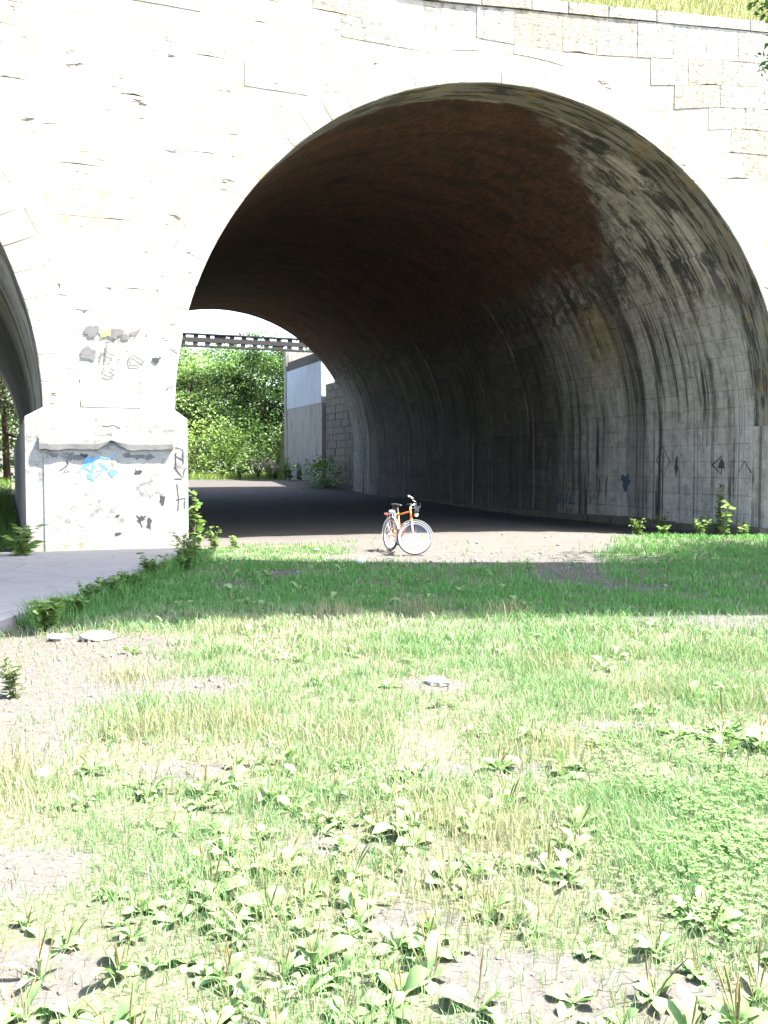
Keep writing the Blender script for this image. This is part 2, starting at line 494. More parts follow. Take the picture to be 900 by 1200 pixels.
def dry(x, y):
    d = smooth01(fnoise(x, y, .6), .45, .68) * .65
    d = d + .45 * np.exp(-((x + .3) / 1.4) ** 2 - ((y - 5.4) / .55) ** 2) + .6 * np.exp(-((x + 2.2) / .5) ** 2 - ((y - 4.6) / .7) ** 2) + .5 * np.exp(-((x - .45) / .5) ** 2 - ((y - 3.9) / .7) ** 2)
    d = d - .5 * smooth01(y, 6.0, 6.8) * smooth01(y, 8.3, 7.2) * smooth01(x, 1.8, .2) - .8 * smooth01(y, 9.6, 10.6)
    d = d - .6 * np.exp(-((x - 1.6) / .5) ** 2 - ((y - 4.0) / .8) ** 2)
    return np.clip(d, 0, 1)

def build_ground():
    xs = np.concatenate([[-900, -400, -150, -70, -40, -28, -20, -16], np.arange(-13, -6, .5), np.arange(-6, 9, .14), np.arange(9, 18, .5), [20, 26, 35, 50, 80, 150, 400, 900]])
    ys = np.concatenate([[-400, -120, -40, -15, -6, -2], np.arange(0, 2, .5), np.arange(2, 20, .14), np.arange(20, 70, .5), [75, 85, 100, 130, 200, 400, 1500]])
    X, Y = np.meshgrid(xs, ys)
    Z = gz(X, Y)
    far = np.abs(X) > 60
    Z = np.where(far | (Y > 90) | (Y < -10), np.minimum(Z, .62), Z)
    V = np.stack([X.ravel(), Y.ravel(), Z.ravel()], 1)
    nx, ny = len(xs), len(ys)
    i = np.arange(nx - 1)[None, :] + np.arange(ny - 1)[:, None] * nx
    Q = np.stack([i, i + 1, i + 1 + nx, i + nx], -1).reshape(-1, 4)
    b = bare(X, Y).ravel(); d = dry(X, Y).ravel()
    s, v = to_sv(X, Y)
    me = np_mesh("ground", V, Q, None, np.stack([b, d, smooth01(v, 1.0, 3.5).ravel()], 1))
    me.polygons.foreach_set("use_smooth", [True] * len(me.polygons))
    t = NT("soil_and_turf", .95, .15)
    at = t.n("ShaderNodeVertexColor", layer_name="Col")
    sp = t.n("ShaderNodeSeparateColor"); t.l(at.outputs[0], sp.inputs[0])
    P = t.coord()
    n1 = t.noise(P, 1.2, 6, .6); n2 = t.noise(P, 9, 6, .7); n3 = t.noise(P, 70, 4, .7)
    soil = t.mix(n1, (.082, .077, .071), (.056, .052, .047))
    soil = t.mix(t.ramp(n2, .45, .7, 0, .6), soil, (.098, .093, .087))
    vo = t.n("ShaderNodeTexVoronoi"); t.l(P, vo.inputs["Vector"]); vo.inputs["Scale"].default_value = 34
    soil = t.mix(t.ramp(vo.outputs["Distance"], .32, .12, 0, .55), soil, t.mix(t.noise(P, 30, 1), (.19, .18, .17), (.05, .045, .04)))
    # darker soil under the arch
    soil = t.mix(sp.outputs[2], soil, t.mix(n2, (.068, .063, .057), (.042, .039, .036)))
    turf = t.mix(t.ramp(t.noise(P, 26, 5, .75), .35, .65), (.05, .062, .032), (.105, .102, .075))
    turf = t.mix(t.math('MULTIPLY', sp.outputs[1], .7), turf, (.12, .108, .08))
    m = t.ramp(t.math('ADD', sp.outputs[0], t.math('MULTIPLY', t.math('SUBTRACT', t.math('ADD', t.math('MULTIPLY', n2, .6), t.math('MULTIPLY', t.noise(P, 3.2, 5, .7), .4)), .5), 2.2)), .3, .7)
    t.base(t.mix(m, turf, soil))
    t.bump(t.math('ADD', t.math('MULTIPLY', n3, .35), t.math('ADD', n2, t.math('MULTIPLY', vo.outputs["Distance"], -.4))), .55, .03)
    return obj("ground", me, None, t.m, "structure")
build_ground()

# raised concrete path at the left
def build_path():
    mb = MB()
    edge = [(-3.55, 17.2), (-3.42, 15.9), (-3.5, 14.2), (-3.58, 12.6), (-3.66, 11.2), (-3.72, 10.0), (-3.8, 8.9), (-4.1, 8.0), (-4.7, 6.9), (-5.5, 5.6), (-6.6, 4.2)]
    back = [(-9.0, 15.4), (-8.6, 15.0), (-8.4, 14.0), (-8.3, 12.6), (-8.3, 11.2), (-8.4, 10.0), (-8.5, 8.9), (-8.7, 8.0), (-9.1, 6.9), (-9.6, 5.6), (-10.2, 4.2)]
    n = 10
    vs, fs = [], []
    zt = .09
    for (x0, y0), (x1, y1) in zip(edge, back):
        vs.append((x0 + rnd.uniform(-.02, .02), y0, -.35))
        for k in range(n + 1):
            t = k / n
            wob = rnd.uniform(-.025, .025) if k == 0 else 0
            vs.append((x0 + (x1 - x0) * t + wob, y0 + (y1 - y0) * t, zt - (.02 if k == 0 else 0) + rnd.uniform(-.004, .004)))
            if k == 0:
                vs.append((x0 - .03, y0, zt))
        vs.append((x1, y1, -.35))
    w = n + 4
    for i in range(len(edge) - 1):
        for k in range(w - 1):
            a = i * w + k
            fs.append((a, a + 1, a + 1 + w, a + w))
    fs.append(tuple(range(w - 1, -1, -1)))
    e = (len(edge) - 1) * w
    fs.append(tuple(range(e, e + w)))
    mb.add(vs, fs)
    o = mb.build("concrete_path", M['slab'], None, kind="structure")
build_path()

# ------------------------------------------------------------------ viaduct
AC, AA, AB, AZ = 7.3, 7.51, 7.17, 2.6       # arch: centre, half span, rise, springing height
BAY = 2 * AA + 2.3                           # one arch and one pier
ZT = 11.12                                   # underside of the coping
viaduct = thing("stone_viaduct", "long pale sandstone railway viaduct with wide round arches over the worn track", "viaduct", (OX, OY, 0), TH)

def ramp(s):
    """the line climbs towards the right"""
    return .0955 * min(max(s - 5.0, 0), 12)
def lift(s, z):
    lo = max(8.0, arch_bottom(s, .62) + .002)
    k = min(max((z - lo) / (ZT - lo), 0), 1)
    return z + ramp(s) * k
def arch_bottom(s, extra=0.0):
    """height of the masonry's lower edge above s; -0.6 over the piers"""
    for k in (-1, 0, 1):
        d = s - (AC + k * BAY)
        if abs(d) < AA + extra:
            return AZ + (AB + extra) * math.sqrt(max(0, 1 - (d / (AA + extra)) ** 2))
    return -.6

def wall_face(y, flip=False):
    mb = MB()
    brk = []
    S0, S1 = AC - BAY * 1.5 - 0.0, AC + BAY * 1.5
    for k in (-1, 0, 1):
        c = AC + k * BAY
        brk.append((c - AA, c + AA))
    xs = [S0]
    for a, b in brk:
        xs += [a] + [AC + (a + b) / 2 - AC - AA * math.cos(PI * i / 60) for i in range(1, 60)] + [b]
    xs += [S1]
    for i in range(len(xs) - 1):
        a, b = xs[i], xs[i + 1]
        mid = (a + b) / 2
        if arch_bottom(mid) < 0:
            za = zb = -.6
        else:
            za, zb = max(AZ, arch_bottom(a + 1e-6)), max(AZ, arch_bottom(b - 1e-6))
            if arch_bottom(a + 1e-6) < 0: za = AZ
            if arch_bottom(b - 1e-6) < 0: zb = AZ
        q = [(a, y, za), (b, y, zb), (b, y, ZT + ramp(b)), (a, y, ZT + ramp(a))]
        mb.add(q, [(0, 1, 2, 3)] if not flip else [(3, 2, 1, 0)])
    return mb
spandrel = wall_face(.045).build("spandrel_wall", M['mortar'], viaduct)
wall_face(L, True).build("rear_wall", M['moss_stone'], viaduct)

# profile of the underside with arc length
_t = np.linspace(PI, 0, 121)
PS = np.concatenate([np.full(7, -AA), AA * np.cos(_t)[1:-1], np.full(7, AA)])
PZ = np.concatenate([np.linspace(-.6, AZ, 7), AZ + AB * np.sin(_t)[1:-1], np.linspace(AZ, -.6, 7)])
PA = np.concatenate([[0], np.cumsum(np.hypot(np.diff(PS), np.diff(PZ)))])
def on_vault(a, off=0.0):
    """point (s offset, z) on the profile at arc length a, moved inwards by off"""
    s = np.interp(a, PA, PS); z = np.interp(a, PA, PZ)
    e = .05
    ds = np.interp(a + e, PA, PS) - np.interp(a - e, PA, PS); dz = np.interp(a + e, PA, PZ) - np.interp(a - e, PA, PZ)
    n = math.hypot(ds, dz)
    return s + off * dz / n, z - off * ds / n

def set_uv(me, fn):
    uvl = me.uv_layers.new(name="UVMap")
    co = [fn(v.index) for v in me.vertices]
    for lp in me.loops:
        uvl.data[lp.index].uv = co[lp.vertex_index]

def build_vault(k):
    c = AC + k * BAY
    ys = np.concatenate([np.linspace(.05, 12, 49), np.linspace(12.6, L, 28)])
    nP, nY = len(PS), len(ys)
    A2, Y2 = np.meshgrid(PA, ys)
    bumpy = (fnoise(A2 * .9, Y2, 1.3) - .5) * .05 * smooth01(Y2, .2, 1.2)
    S = np.tile(PS, (nY, 1)); Z = np.tile(PZ, (nY, 1))
    ds = np.gradient(PS); dz = np.gradient(PZ); nn = np.hypot(ds, dz)
    S = c + S + bumpy * (dz / nn)[None, :]
    Z = Z - bumpy * (ds / nn)[None, :]
    V = np.stack([S.ravel(), Y2.ravel(), Z.ravel()], 1)
    i = np.arange(nP - 1)[None, :] + np.arange(nY - 1)[:, None] * nP
    Q = np.stack([i, i + nP, i + 1 + nP, i + 1], -1).reshape(-1, 4)
    me = np_mesh("barrel_vault", V, Q)
    me.polygons.foreach_set("use_smooth", [True] * len(me.polygons))
    A1 = A2.ravel(); Y1 = Y2.ravel()
    set_uv(me, lambda j: (A1[j], Y1[j]))
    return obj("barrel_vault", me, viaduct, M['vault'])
vault = build_vault(0)
vault["label"] = "broad vault of red brick over streaked stone haunches"
build_vault(-1)["label"] = "dark vault of the neighbouring arch behind the graffitied pier"
build_vault(1)

# stones of the right-hand wall of the vault, each one its own piece
def vault_stones():
    rowh = .46
    a = PA[-1] - .42
    j = 0
    count = 0
    while a > 22.0 and count < 292:
        a1 = a; a0 = a - rowh * rnd.uniform(.93, 1.07)
        y = 1.02
        first = rnd.uniform(.4, .9)
        while y < 15.0 and count < 292:
            wdt = first if y < 1.1 else rnd.uniform(.8, 1.2)
            y1 = min(y + wdt, 15.2)
            pr = rnd.uniform(.026, .036)
            g = .003
            mb = MB(); uvs = []
            aa = [a0 + g, (a0 + a1) / 2, a1 - g]; yy = [y + g, y1 - g]
            for off, ins in ((-.08, 0), (pr - .006, 0), (pr, .008)):
                for ia, av in enumerate(aa):
                    av2 = av + (ins if ia == 0 else -ins if ia == 2 else 0)
                    s, z = on_vault(av2, off)
                    for iy, yv in enumerate(yy):
                        y2 = yv + (ins if iy == 0 else -ins)
                        mb.v.append((AC + s, y2, z)); uvs.append((av2, y2))
            def q(r, ia, iy): return r * 6 + ia * 2 + iy
            f = [(q(2, 0, 0), q(2, 1, 0), q(2, 1, 1), q(2, 0, 1)), (q(2, 1, 0), q(2, 2, 0), q(2, 2, 1), q(2, 1, 1))]
            for r in (0, 1):
                loop = [(0, 0), (1, 0), (2, 0), (2, 1), (1, 1), (0, 1)]
                for n_ in range(6):
                    p0, p1 = loop[n_], loop[(n_ + 1) % 6]
                    f.append((q(r, *p0), q(r, *p1), q(r + 1, *p1), q(r + 1, *p0)))
            mb.f = f; mb.mi = [0] * len(f)
            me = mb.mesh("stone")
            set_uv(me, lambda i_: uvs[i_])
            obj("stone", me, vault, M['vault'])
            count += 1
            y = y1
        a = a0; j += 1
vault_stones()

# footing along the right-hand wall
mb = MB()
for i in range(24):
    y0 = .4 + i * 1.2; w = rnd.uniform(.25, .33); h = rnd.uniform(.05, .13)
    mb.box(AC + AA - w, AC + AA + .1, y0, y0 + 1.19, -.6, -.12 + h)
mb.build("footing", M['moss_stone'], viaduct)

def prism(poly, yf, yb, bev, jit=0.0):
    """stone with polygon outline poly [(s,z)] (counter-clockwise seen from the front)"""
    n = len(poly)
    cx = sum(p[0] for p in poly) / n; cz = sum(p[1] for p in poly) / n
    mb = MB()
    def inset(p):
        d = Vector((p[0] - cx, p[1] - cz)); l = d.length
        k = max(0, 1 - bev * 1.4 / max(l, 1e-4))
        return (cx + d.x * k, cz + d.y * k)
    vs = [(p[0], yb, p[1]) for p in poly] + [(p[0], yf + bev, p[1]) for p in poly]
    vs += [(inset(p)[0], yf + rnd.uniform(-jit, jit), inset(p)[1]) for p in poly]
    fs = []
    for r in (0, 1):
        for i in range(n):
            j = (i + 1) % n
            fs.append((r * n + i, r * n + j, (r + 1) * n + j, (r + 1) * n + i))
    fs.append(tuple(2 * n + i for i in range(n)))
    mb.add(vs, fs)
    return mb

# face stones in courses; the rougher weathered masonry starts above the stepped line
step_line = [(5.2, 11.1), (6.41, 10.85), (9.3, 10.55), (10.22, 10.25), (11.4, 9.85), (12.74, 9.35), (13.85, 8.8), (15.0, 8.0), (16.5, 6.5)]
def zstep(s):
    return float(np.interp(s, [p[0] for p in step_line], [p[1] for p in step_line])) if s > 5.2 else 99
def face_stones():
    z = 2.66
    heights = []
    while z < ZT - .2:
        h = rnd.choice([.40, .44, .48])
        if z + h > ZT - .2: h = ZT - z
        heights.append((z, min(z + h, ZT))); z += h
    RING = .62
    n = 0
    for (z0, z1) in heights:
        s = -4.3 + rnd.uniform(-.4, 0)
        while s < 15.6:
            w = rnd.uniform(.75, 1.35)
            s0, s1 = s + .0015, s + w - .0015
            s += w
            NX = 41 if arch_bottom(s0, RING) > z0 or arch_bottom(s1, RING) > z0 else 9
            xs = np.linspace(s0, s1, NX)
            ab = lambda x: max(z0 + .0015, arch_bottom(x, RING) + .002)
            bot = [ab(x) for x in xs]
            lim = z1 - .004
            bx, bz = [], []
            for i in range(NX):
                inside = bot[i] < lim
                if i and inside != (bot[i - 1] < lim):
                    lo, hi = xs[i - 1], xs[i]
                    for _ in range(16):
                        m_ = (lo + hi) / 2
                        if (ab(m_) < lim) == (bot[i - 1] < lim): lo = m_
                        else: hi = m_
                    bx.append(lo if not inside else hi); bz.append(lim - .0005)
                if inside: bx.append(xs[i]); bz.append(bot[i])
            if len(bx) < 2 or bx[-1] - bx[0] < .03: continue
            if max(bz) - min(bz) < 1e-4 and rnd.random() < .16:
                # worn lower edge: the joint has lost its mortar
                c_ = rnd.uniform(0, .6) * (s1 - s0) + s0; w_ = rnd.uniform(.15, .5)
                bz = [b_ + max(0, 1 - abs(x_ - c_) / w_) * rnd.uniform(.008, .035) for x_, b_ in zip(bx, bz)]
            elif max(bz) - min(bz) < 1e-4:
                bx, bz = [bx[0], bx[-1]], [bz[0], bz[-1]]
            poly = list(zip(bx, bz)) + [(bx[-1], z1 - .0015), (bx[0], z1 - .0015)]
            area = (bx[-1] - bx[0]) * (z1 - min(bz))
            if area < .02: continue
            mid = (s0 + s1) / 2; zm = (z0 + z1) / 2
            if zm > zstep(mid):
                mat = M['red'] if rnd.random() < .07 else M['rough']; pr = .013 + rnd.uniform(-.003, .004); bev = .008; jit = .003
            elif zm > 10.2 and mid < 6 and rnd.random() < .5:
                mat = M['rough'] if rnd.random() < .45 else M['stone']; pr = .004 + rnd.uniform(-.002, .005); bev = .006; jit = .002
            else:
                mat = M['stone']; pr = .003 + rnd.uniform(-.0012, .0012); bev = .003; jit = .0006
                q = rnd.random()
                if zm > zstep(mid) - 1.3 and q > .8: mat = M['rough']
                if q < .03: pr += rnd.uniform(.004, .009); jit = .002
            poly = [(x_, lift(x_, z_)) for x_, z_ in poly]
            prism(poly, -pr, .12, bev, jit).build("stone", mat, viaduct)
            n += 1
    return n
NS = face_stones()

# ring of voussoirs, their undersides stained
def voussoirs(k, a0, a1, n):
    c = AC + k * BAY
    for i in range(n):
        t0 = a0 + (a1 - a0) * i / n; t1 = a0 + (a1 - a0) * (i + 1) / n
        g = .0006
        ts = [t0 + (t1 - t0) * q for q in (0, .5, 1)]
        inn = rnd.uniform(.024, .036); out = .62 + (0 if i % 2 else -.004)
        pr = .004 + rnd.uniform(-.001, .0015)
        pi = [(c + (AA - inn) * math.cos(t), AZ + (AB - inn) * math.sin(t)) for t in ts]
        po = [(c + (AA + out) * math.cos(t), AZ + (AB + out) * math.sin(t)) for t in ts]
        poly = pi + po[::-1]
        # t runs from the left (pi) to the right (0): inner left to right, outer back
        yb = .98 + rnd.uniform(-.05, .06)
        ch = rnd.uniform(.004, .012)
        mb = MB()
        ring = [(p[0], p[1]) for p in poly]
        m = len(ring)
        cx = sum(p[0] for p in ring) / m; cz = sum(p[1] for p in ring) / m
        vs = [(p[0], yb, p[1]) for p in ring]
        vs += [(p[0], -pr + (ch * rnd.uniform(.5, 3.0) if q < 3 else ch), p[1]) for q, p in enumerate(ring)]
        for q, p in enumerate(ring):
            d = Vector((p[0] - cx, p[1] - cz)); l = d.length
            bv = rnd.uniform(.006, .03) if q < 3 else .004
            vs.append((cx + d.x * (1 - bv / l), -pr, cz + d.y * (1 - bv / l)))
        mb.add(vs, [])
        for r in (0, 1):
            for q in range(m):
                j = (q + 1) % m
                mb.f.append((r * m + q, r * m + j, (r + 1) * m + j, (r + 1) * m + q))
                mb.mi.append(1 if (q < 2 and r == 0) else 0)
        mb.f.append(tuple(2 * m + q for q in range(m))); mb.mi.append(0)
        o = mb.build("voussoir", [M['stone'], M['soffit']], viaduct)
voussoirs(0, PI, 0, 46)
voussoirs(-1, PI * .5, 0, 23)

# squared stones of the right-hand jamb below the springing
_z = -.6
while _z < AZ - .05:
    _h = min(rnd.uniform(.42, .55), AZ - _z)
    if AZ - _z - _h < .2: _h = AZ - _z
    mb = MB(); _x = AC + AA - rnd.uniform(.026, .034)
    mb.box(_x, AC + AA + .6, -.004, 1.01 + rnd.uniform(-.04, .05), _z + .002, _z + _h - .002)
    mb.mi = [1 if k_ == 5 else 0 for k_ in range(6)]
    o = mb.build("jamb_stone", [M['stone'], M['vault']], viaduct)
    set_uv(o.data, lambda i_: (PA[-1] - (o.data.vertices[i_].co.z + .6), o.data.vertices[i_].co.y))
    _z += _h
# string of coping stones and the grassy top behind it
s = -6.0
while s < 17:
    w = rnd.uniform(.9, 1.5)
    pr = .035 + rnd.uniform(-.006, .006)
    top = ZT + .26 + rnd.uniform(-.01, .01)
    prism([(s + .005, ramp(s) + ZT + .012 + rnd.uniform(-.008, .008)), (s + w - .005, ramp(s + w) + ZT + .012 + rnd.uniform(-.008, .008)), (s + w - .005, ramp(s + w) + top), (s + .005, ramp(s) + top)], -pr, .55, .015, .004).build(
        "coping_stone", M['rough'] if rnd.random() < .6 else M['stone'], viaduct)
    s += w
mb = MB()
S0, S1 = AC - BAY * 1.5, AC + BAY * 1.5
_ss = [S0, -6, 0, 5, 8, 11, 14, 17, 22, S1]
for a_, b_ in zip(_ss[:-1], _ss[1:]):
    pr_ = [(.3, 0), (.5, .24), (1.9, 1.75), (L - 1.5, 1.75), (L - .05, 0)]
    for (y0_, h0_), (y1_, h1_) in zip(pr_[:-1], pr_[1:]):
        mb.add([(a_, y0_, ZT + ramp(a_) + h0_), (b_, y0_, ZT + ramp(b_) + h0_), (b_, y1_, ZT + ramp(b_) + h1_), (a_, y1_, ZT + ramp(a_) + h1_)], [(0, 1, 2, 3)])
turf_top = NT("turf", .95, .1); _n = turf_top.noise(turf_top.coord(), 5, 5)
turf_top.base(turf_top.mix(_n, (.10, .12, .04), (.17, .15, .08)))
mb.build("turf_bank", turf_top.m, viaduct)

# pier with its wider base
def pier(k, detail):
    c0 = -2.51 + k * BAY; c1 = -.21 + k * BAY
    b0, b1 = c0 - .34, c1 + .23
    yf, yb = -.185, L + .12
    mb = MB()
    n = 14
    lo, mid, top = -.6, 2.46, 2.66
    loop = [(b0, yf), (b1, yf), (b1, yb), (b0, yb)]
    loop2 = [(c0, 0.02), (c1, 0.02), (c1, L - .02), (c0, L - .02)]
    vs = [(x, y, lo) for x, y in loop] + [(x, y, mid) for x, y in loop] + [(x, y, top) for x, y in loop2]
    fs = []
    for r in (0, 1):
        for i in range(4):
            j = (i + 1) % 4
            fs.append((r * 4 + i, r * 4 + j, r * 4 + 4 + j, r * 4 + 4 + i))
    fs.append((8, 9, 10, 11))
    mb.add(vs, fs)
    p = mb.build("pier_base", M['pier'], viaduct)
    if not detail:
        return p
    # face slab standing slightly forward
    mb = MB(); mb.box(-2.54, .018, -.2, -.15, -.6, 2.0); mb.build("facing_slab", M['pier'], p)
    # worn sloping ledge with a ragged, broken underside
    n = 64
    xs = np.linspace(-2.62, -.26, n)
    top = 2.07; mb = MB(); vs = []; fs = []
    for i, x in enumerate(xs):
        bz = 1.885 + .012 * (vnoise(x, 3.3, 4) - .5) * 2 + .012 * (vnoise(x, 1.3, 14) - .5) * 2
        d = abs(x + 1.37)
        if d < .33: bz += .15 * (1 - d / .33) ** 1.5
        out = -.275 + .008 * (vnoise(x, 7.7, 3) - .5) * 2
        tp = top + .012 * (vnoise(x, 5.1, 6) - .5) * 2
        vs += [(x, -.13, bz), (x, out + .01, bz), (x, out, (bz + tp) / 2), (x, out + .006, tp), (x, -.11, tp + .1), (x, .04, 2.42 + .03 * vnoise(x, 2, 3))]
    for i in range(n - 1):
        for q in range(5):
            a = i * 6 + q
            fs.append((a, a + 6, a + 7, a + 1))
    fs.append(tuple(range(6))); fs.append(tuple((n - 1) * 6 + q for q in range(5, -1, -1)))
    mb.add(vs, fs); mb.build("worn_ledge", M['ledge'], p)
    return p
pb = pier(0, True)
pb["label"] = "squat rendered pier base with broken ledge and graffiti"

# ------------------------------------------------------------------ graffiti: flat paint, shapes as they stand
def px(x, y):        # a mark's place on the pier face, metres along and up
    return (-2.54 + (x - 50) * .01523, 2.60 - (y - 480) * .0152)
def ribbon(mb, pts, w, y, plane='face'):
    pts = [Vector(p) for p in pts]
    L_, R_ = [], []
    for i, p in enumerate(pts):
        d = (pts[min(i + 1, len(pts) - 1)] - pts[max(i - 1, 0)])
        if d.length < 1e-6: d = Vector((1, 0))
        d.normalize(); nrm = Vector((-d.y, d.x)); ww = w * rnd.uniform(.7, 1.25) / 2
        L_.append(p + nrm * ww); R_.append(p - nrm * ww)
    f3 = (lambda q: (q.x, y, q.y)) if plane == 'face' else (lambda q: (y, q.x, q.y))
    n = len(pts)
    mb.add([f3(q) for q in L_ + R_], [(i, i + 1, n + i + 1, n + i) for i in range(n - 1)])
def blob(mb, c, rx, ry, y, n=22, rag=.35, plane='face'):
    c = Vector(c); vs = []
    ph = rnd.uniform(0, 50)
    for i in range(n):
        a = 2 * PI * i / n
        k = 1 + rag * (float(vnoise(ph + 2.2 * math.cos(a), 2.2 * math.sin(a), 1.4)) - .5) * 2
        q = Vector((c.x + rx * k * math.cos(a), c.y + ry * k * math.sin(a)))
        vs.append((q.x, y, q.y) if plane == 'face' else (y, q.x, q.y))
    mb.add(vs, [tuple(range(n))])
YF, YP = -.0165, -.2035
class Strokes(MB):
    # every stroke of paint is its own flat piece
    def __init__(s, mat): s.mat = mat; s.first = None
    def add(s, vs, fs, mi=0):
        me = bpy.data.meshes.new("graffiti"); me.from_pydata([tuple(p) for p in vs], [], fs); me.update()
        o = obj("graffiti", me, viaduct, s.mat)
        s.first = s.first or o
def G(name_mat, build):
    mb = Strokes(M[name_mat]); build(mb); return mb.first
def g1(mb):
    for cx, cy, rx, ry in ((106, 386, 7, 7), (112, 383, 5, 5), (131, 387, 6, 6), (138, 385, 7, 4), (146, 390, 5, 4)):
        blob(mb, px(cx, cy), rx * .0152, ry * .0152, YF - rnd.uniform(0, .002))
    ribbon(mb, [px(147, 393), px(152, 386), px(157, 389), px(164, 379)], .035, YF)
    ribbon(mb, [px(150, 386), px(160, 383), px(163, 380)], .03, YF - .001)
G('paint_grey', g1)["label"] = "smeared grey sprayed lettering high on the pier"
def g2(mb):
    ribbon(mb, [px(*q) for q in ((116, 381), (119, 386), (118, 391), (124, 389), (129, 381), (127, 390))], .045, YF - .0035)
    blob(mb, px(123, 387), .05, .05, YF - .003)
G('paint_yellow', g2)
def g3(mb):
    blob(mb, px(103, 413), .14, .10, YF); blob(mb, px(101, 408), .08, .09, YF - .001)
    for q in (((117, 411), (117, 421)), ((124, 400), (122, 421), (130, 419)), ((117, 412), (123, 408), (128, 412), (133, 413)), ((135, 419), (140, 417)),
              ((151, 424), (150, 414), (156, 412), (168, 420), (160, 424), (151, 424)), ((120, 428), (121, 433)), ((128, 429), (133, 432)), ((120, 437), (127, 439), (133, 436))):
        ribbon(mb, [px(*p) for p in q], .028, YF - .0005)
G('paint_grey', g3)
def g4(mb):
    blob(mb, px(182, 417), .07, .06, YF); ribbon(mb, [px(178, 414), px(183, 418), px(188, 413)], .04, YF - .001)
    ribbon(mb, [px(194, 454), px(198, 448), px(200, 451), px(201, 447)], .02, YF)
    ribbon(mb, [px(116, 499), px(122, 500), px(129, 498), px(137, 502)], .02, -.225)
G('paint_black', g4)
def g5(mb):
    for q in (((96, 536), (104, 540), (111, 536), (122, 538), (132, 534)), ((95, 545), (90, 553), (87, 555)), ((100, 541), (96, 549), (102, 553), (108, 546)), ((106, 538), (104, 552), (100, 562)),
              ((112, 543), (118, 549), (113, 556), (107, 561)), ((118, 546), (122, 552)), ((98, 545), (92, 549)), ((98, 556), (106, 565))):
        ribbon(mb, [px(*p) for p in q], .035, YP - rnd.uniform(0, .0015))
    blob(mb, px(128, 555), .085, .06, YP - .002); blob(mb, px(100, 541), .09, .06, YP - .002)
G('paint_blue', g5)["label"] = "bright blue sprayed tag under the broken ledge"
def g6(mb):
    for q in (((67, 553), (76, 546), (72, 555), (78, 553)), ((75, 540), (77, 545)), ((203, 531), (203, 549)), ((203, 524), (212, 527), (212, 545)), ((201, 548), (206, 555), (212, 562), (213, 553), (216, 549)),
              ((201, 563), (210, 563)), ((203, 535), (212, 540)), ((204, 569), (206, 588), (205, 603)), ((203, 589), (212, 587), (215, 588)), ((213, 590), (213, 600)), ((154, 551), (158, 556), (162, 553)),
              ((155, 607), (160, 613), (166, 608)), ((158, 613), (162, 622))):
        ribbon(mb, [px(*p) for p in q], .022, YP - rnd.uniform(0, .001))
    for cx, cy, rx, ry in ((186, 588, 3, 6), (160, 612, 4, 4), (158, 555, 4, 2.5), (133, 629, 4, 2), (133, 607, 3, 1.5), (94, 535, 5, 4), (170, 618, 3, 7)):
        blob(mb, px(cx, cy), rx * .0152, ry * .0152, YP - .0015, 18, .6)
def g9(mb):  # ragged grey patches just below the ledge
    for cx, cy, rx, ry in ((80, 535, 5, 4), (88, 537, 6, 3.5), (147, 534, 5, 3.5), (158, 535, 7, 3.5), (172, 536, 7, 3), (62, 534, 4, 3)):
        blob(mb, px(cx, cy), rx * .0152, ry * .0152, YP - .003 - rnd.uniform(0, .001), 18, .7)
G('paint_grey', g9)["label"] = "dark grey patches under the broken ledge"
G('paint_black', g6)["label"] = "scrawled black tags at the pier's corner"
SW = AC + AA - .041
def g7(mb):
    pass
    d = [(4.9, 1.75), (4.62, 2.15), (4.3, 1.72), (4.55, 1.28), (4.9, 1.75)]
    ribbon(mb, d, .035, SW, 'wall')
    blob(mb, (2.15, 1.6), .12, .12, SW, plane='wall'); ribbon(mb, [(2.5, 1.6), (2.15, 1.85), (2.15, 1.35), (2.5, 1.6)], .05, SW - .001, 'wall')
    ribbon(mb, [(1.5, 1.4), (1.3, 1.7), (1.05, 1.4)], .03, SW, 'wall')
    blob(mb, (4.0, 1.6), .07, .3, SW, rag=.5, plane='wall')
    for k in range(4):
        y0 = 7.4 + k * .5
        pts = [(y0 + rnd.uniform(-.15, .15), .15 + rnd.uniform(0, 1.1)) for _ in range(5)]
        ribbon(mb, pts, .04, SW - .001 * rnd.random(), 'wall')
M['paint_worn'] = plain("worn_black_paint", (.13, .12, .11), .8, 0, .2, .9, 7)
G('paint_worn', g7)["label"] = "faded black tags along the foot of the vault wall"
def g8(mb):
    for k in range(4):
        pts = [(9.4 + k * .35 + rnd.uniform(-.2, .2), .25 + rnd.uniform(0, .6)) for _ in range(4)]
        ribbon(mb, pts, .07, SW - .002, 'wall')
    blob(mb, (6.4, 1.1), .2, .25, SW - .001, rag=.6, plane='wall')
M['paint_faded'] = plain("faded_blue_paint", (.10, .13, .18), .8, 0, .2, .5, 6)
G('paint_faded', g8)

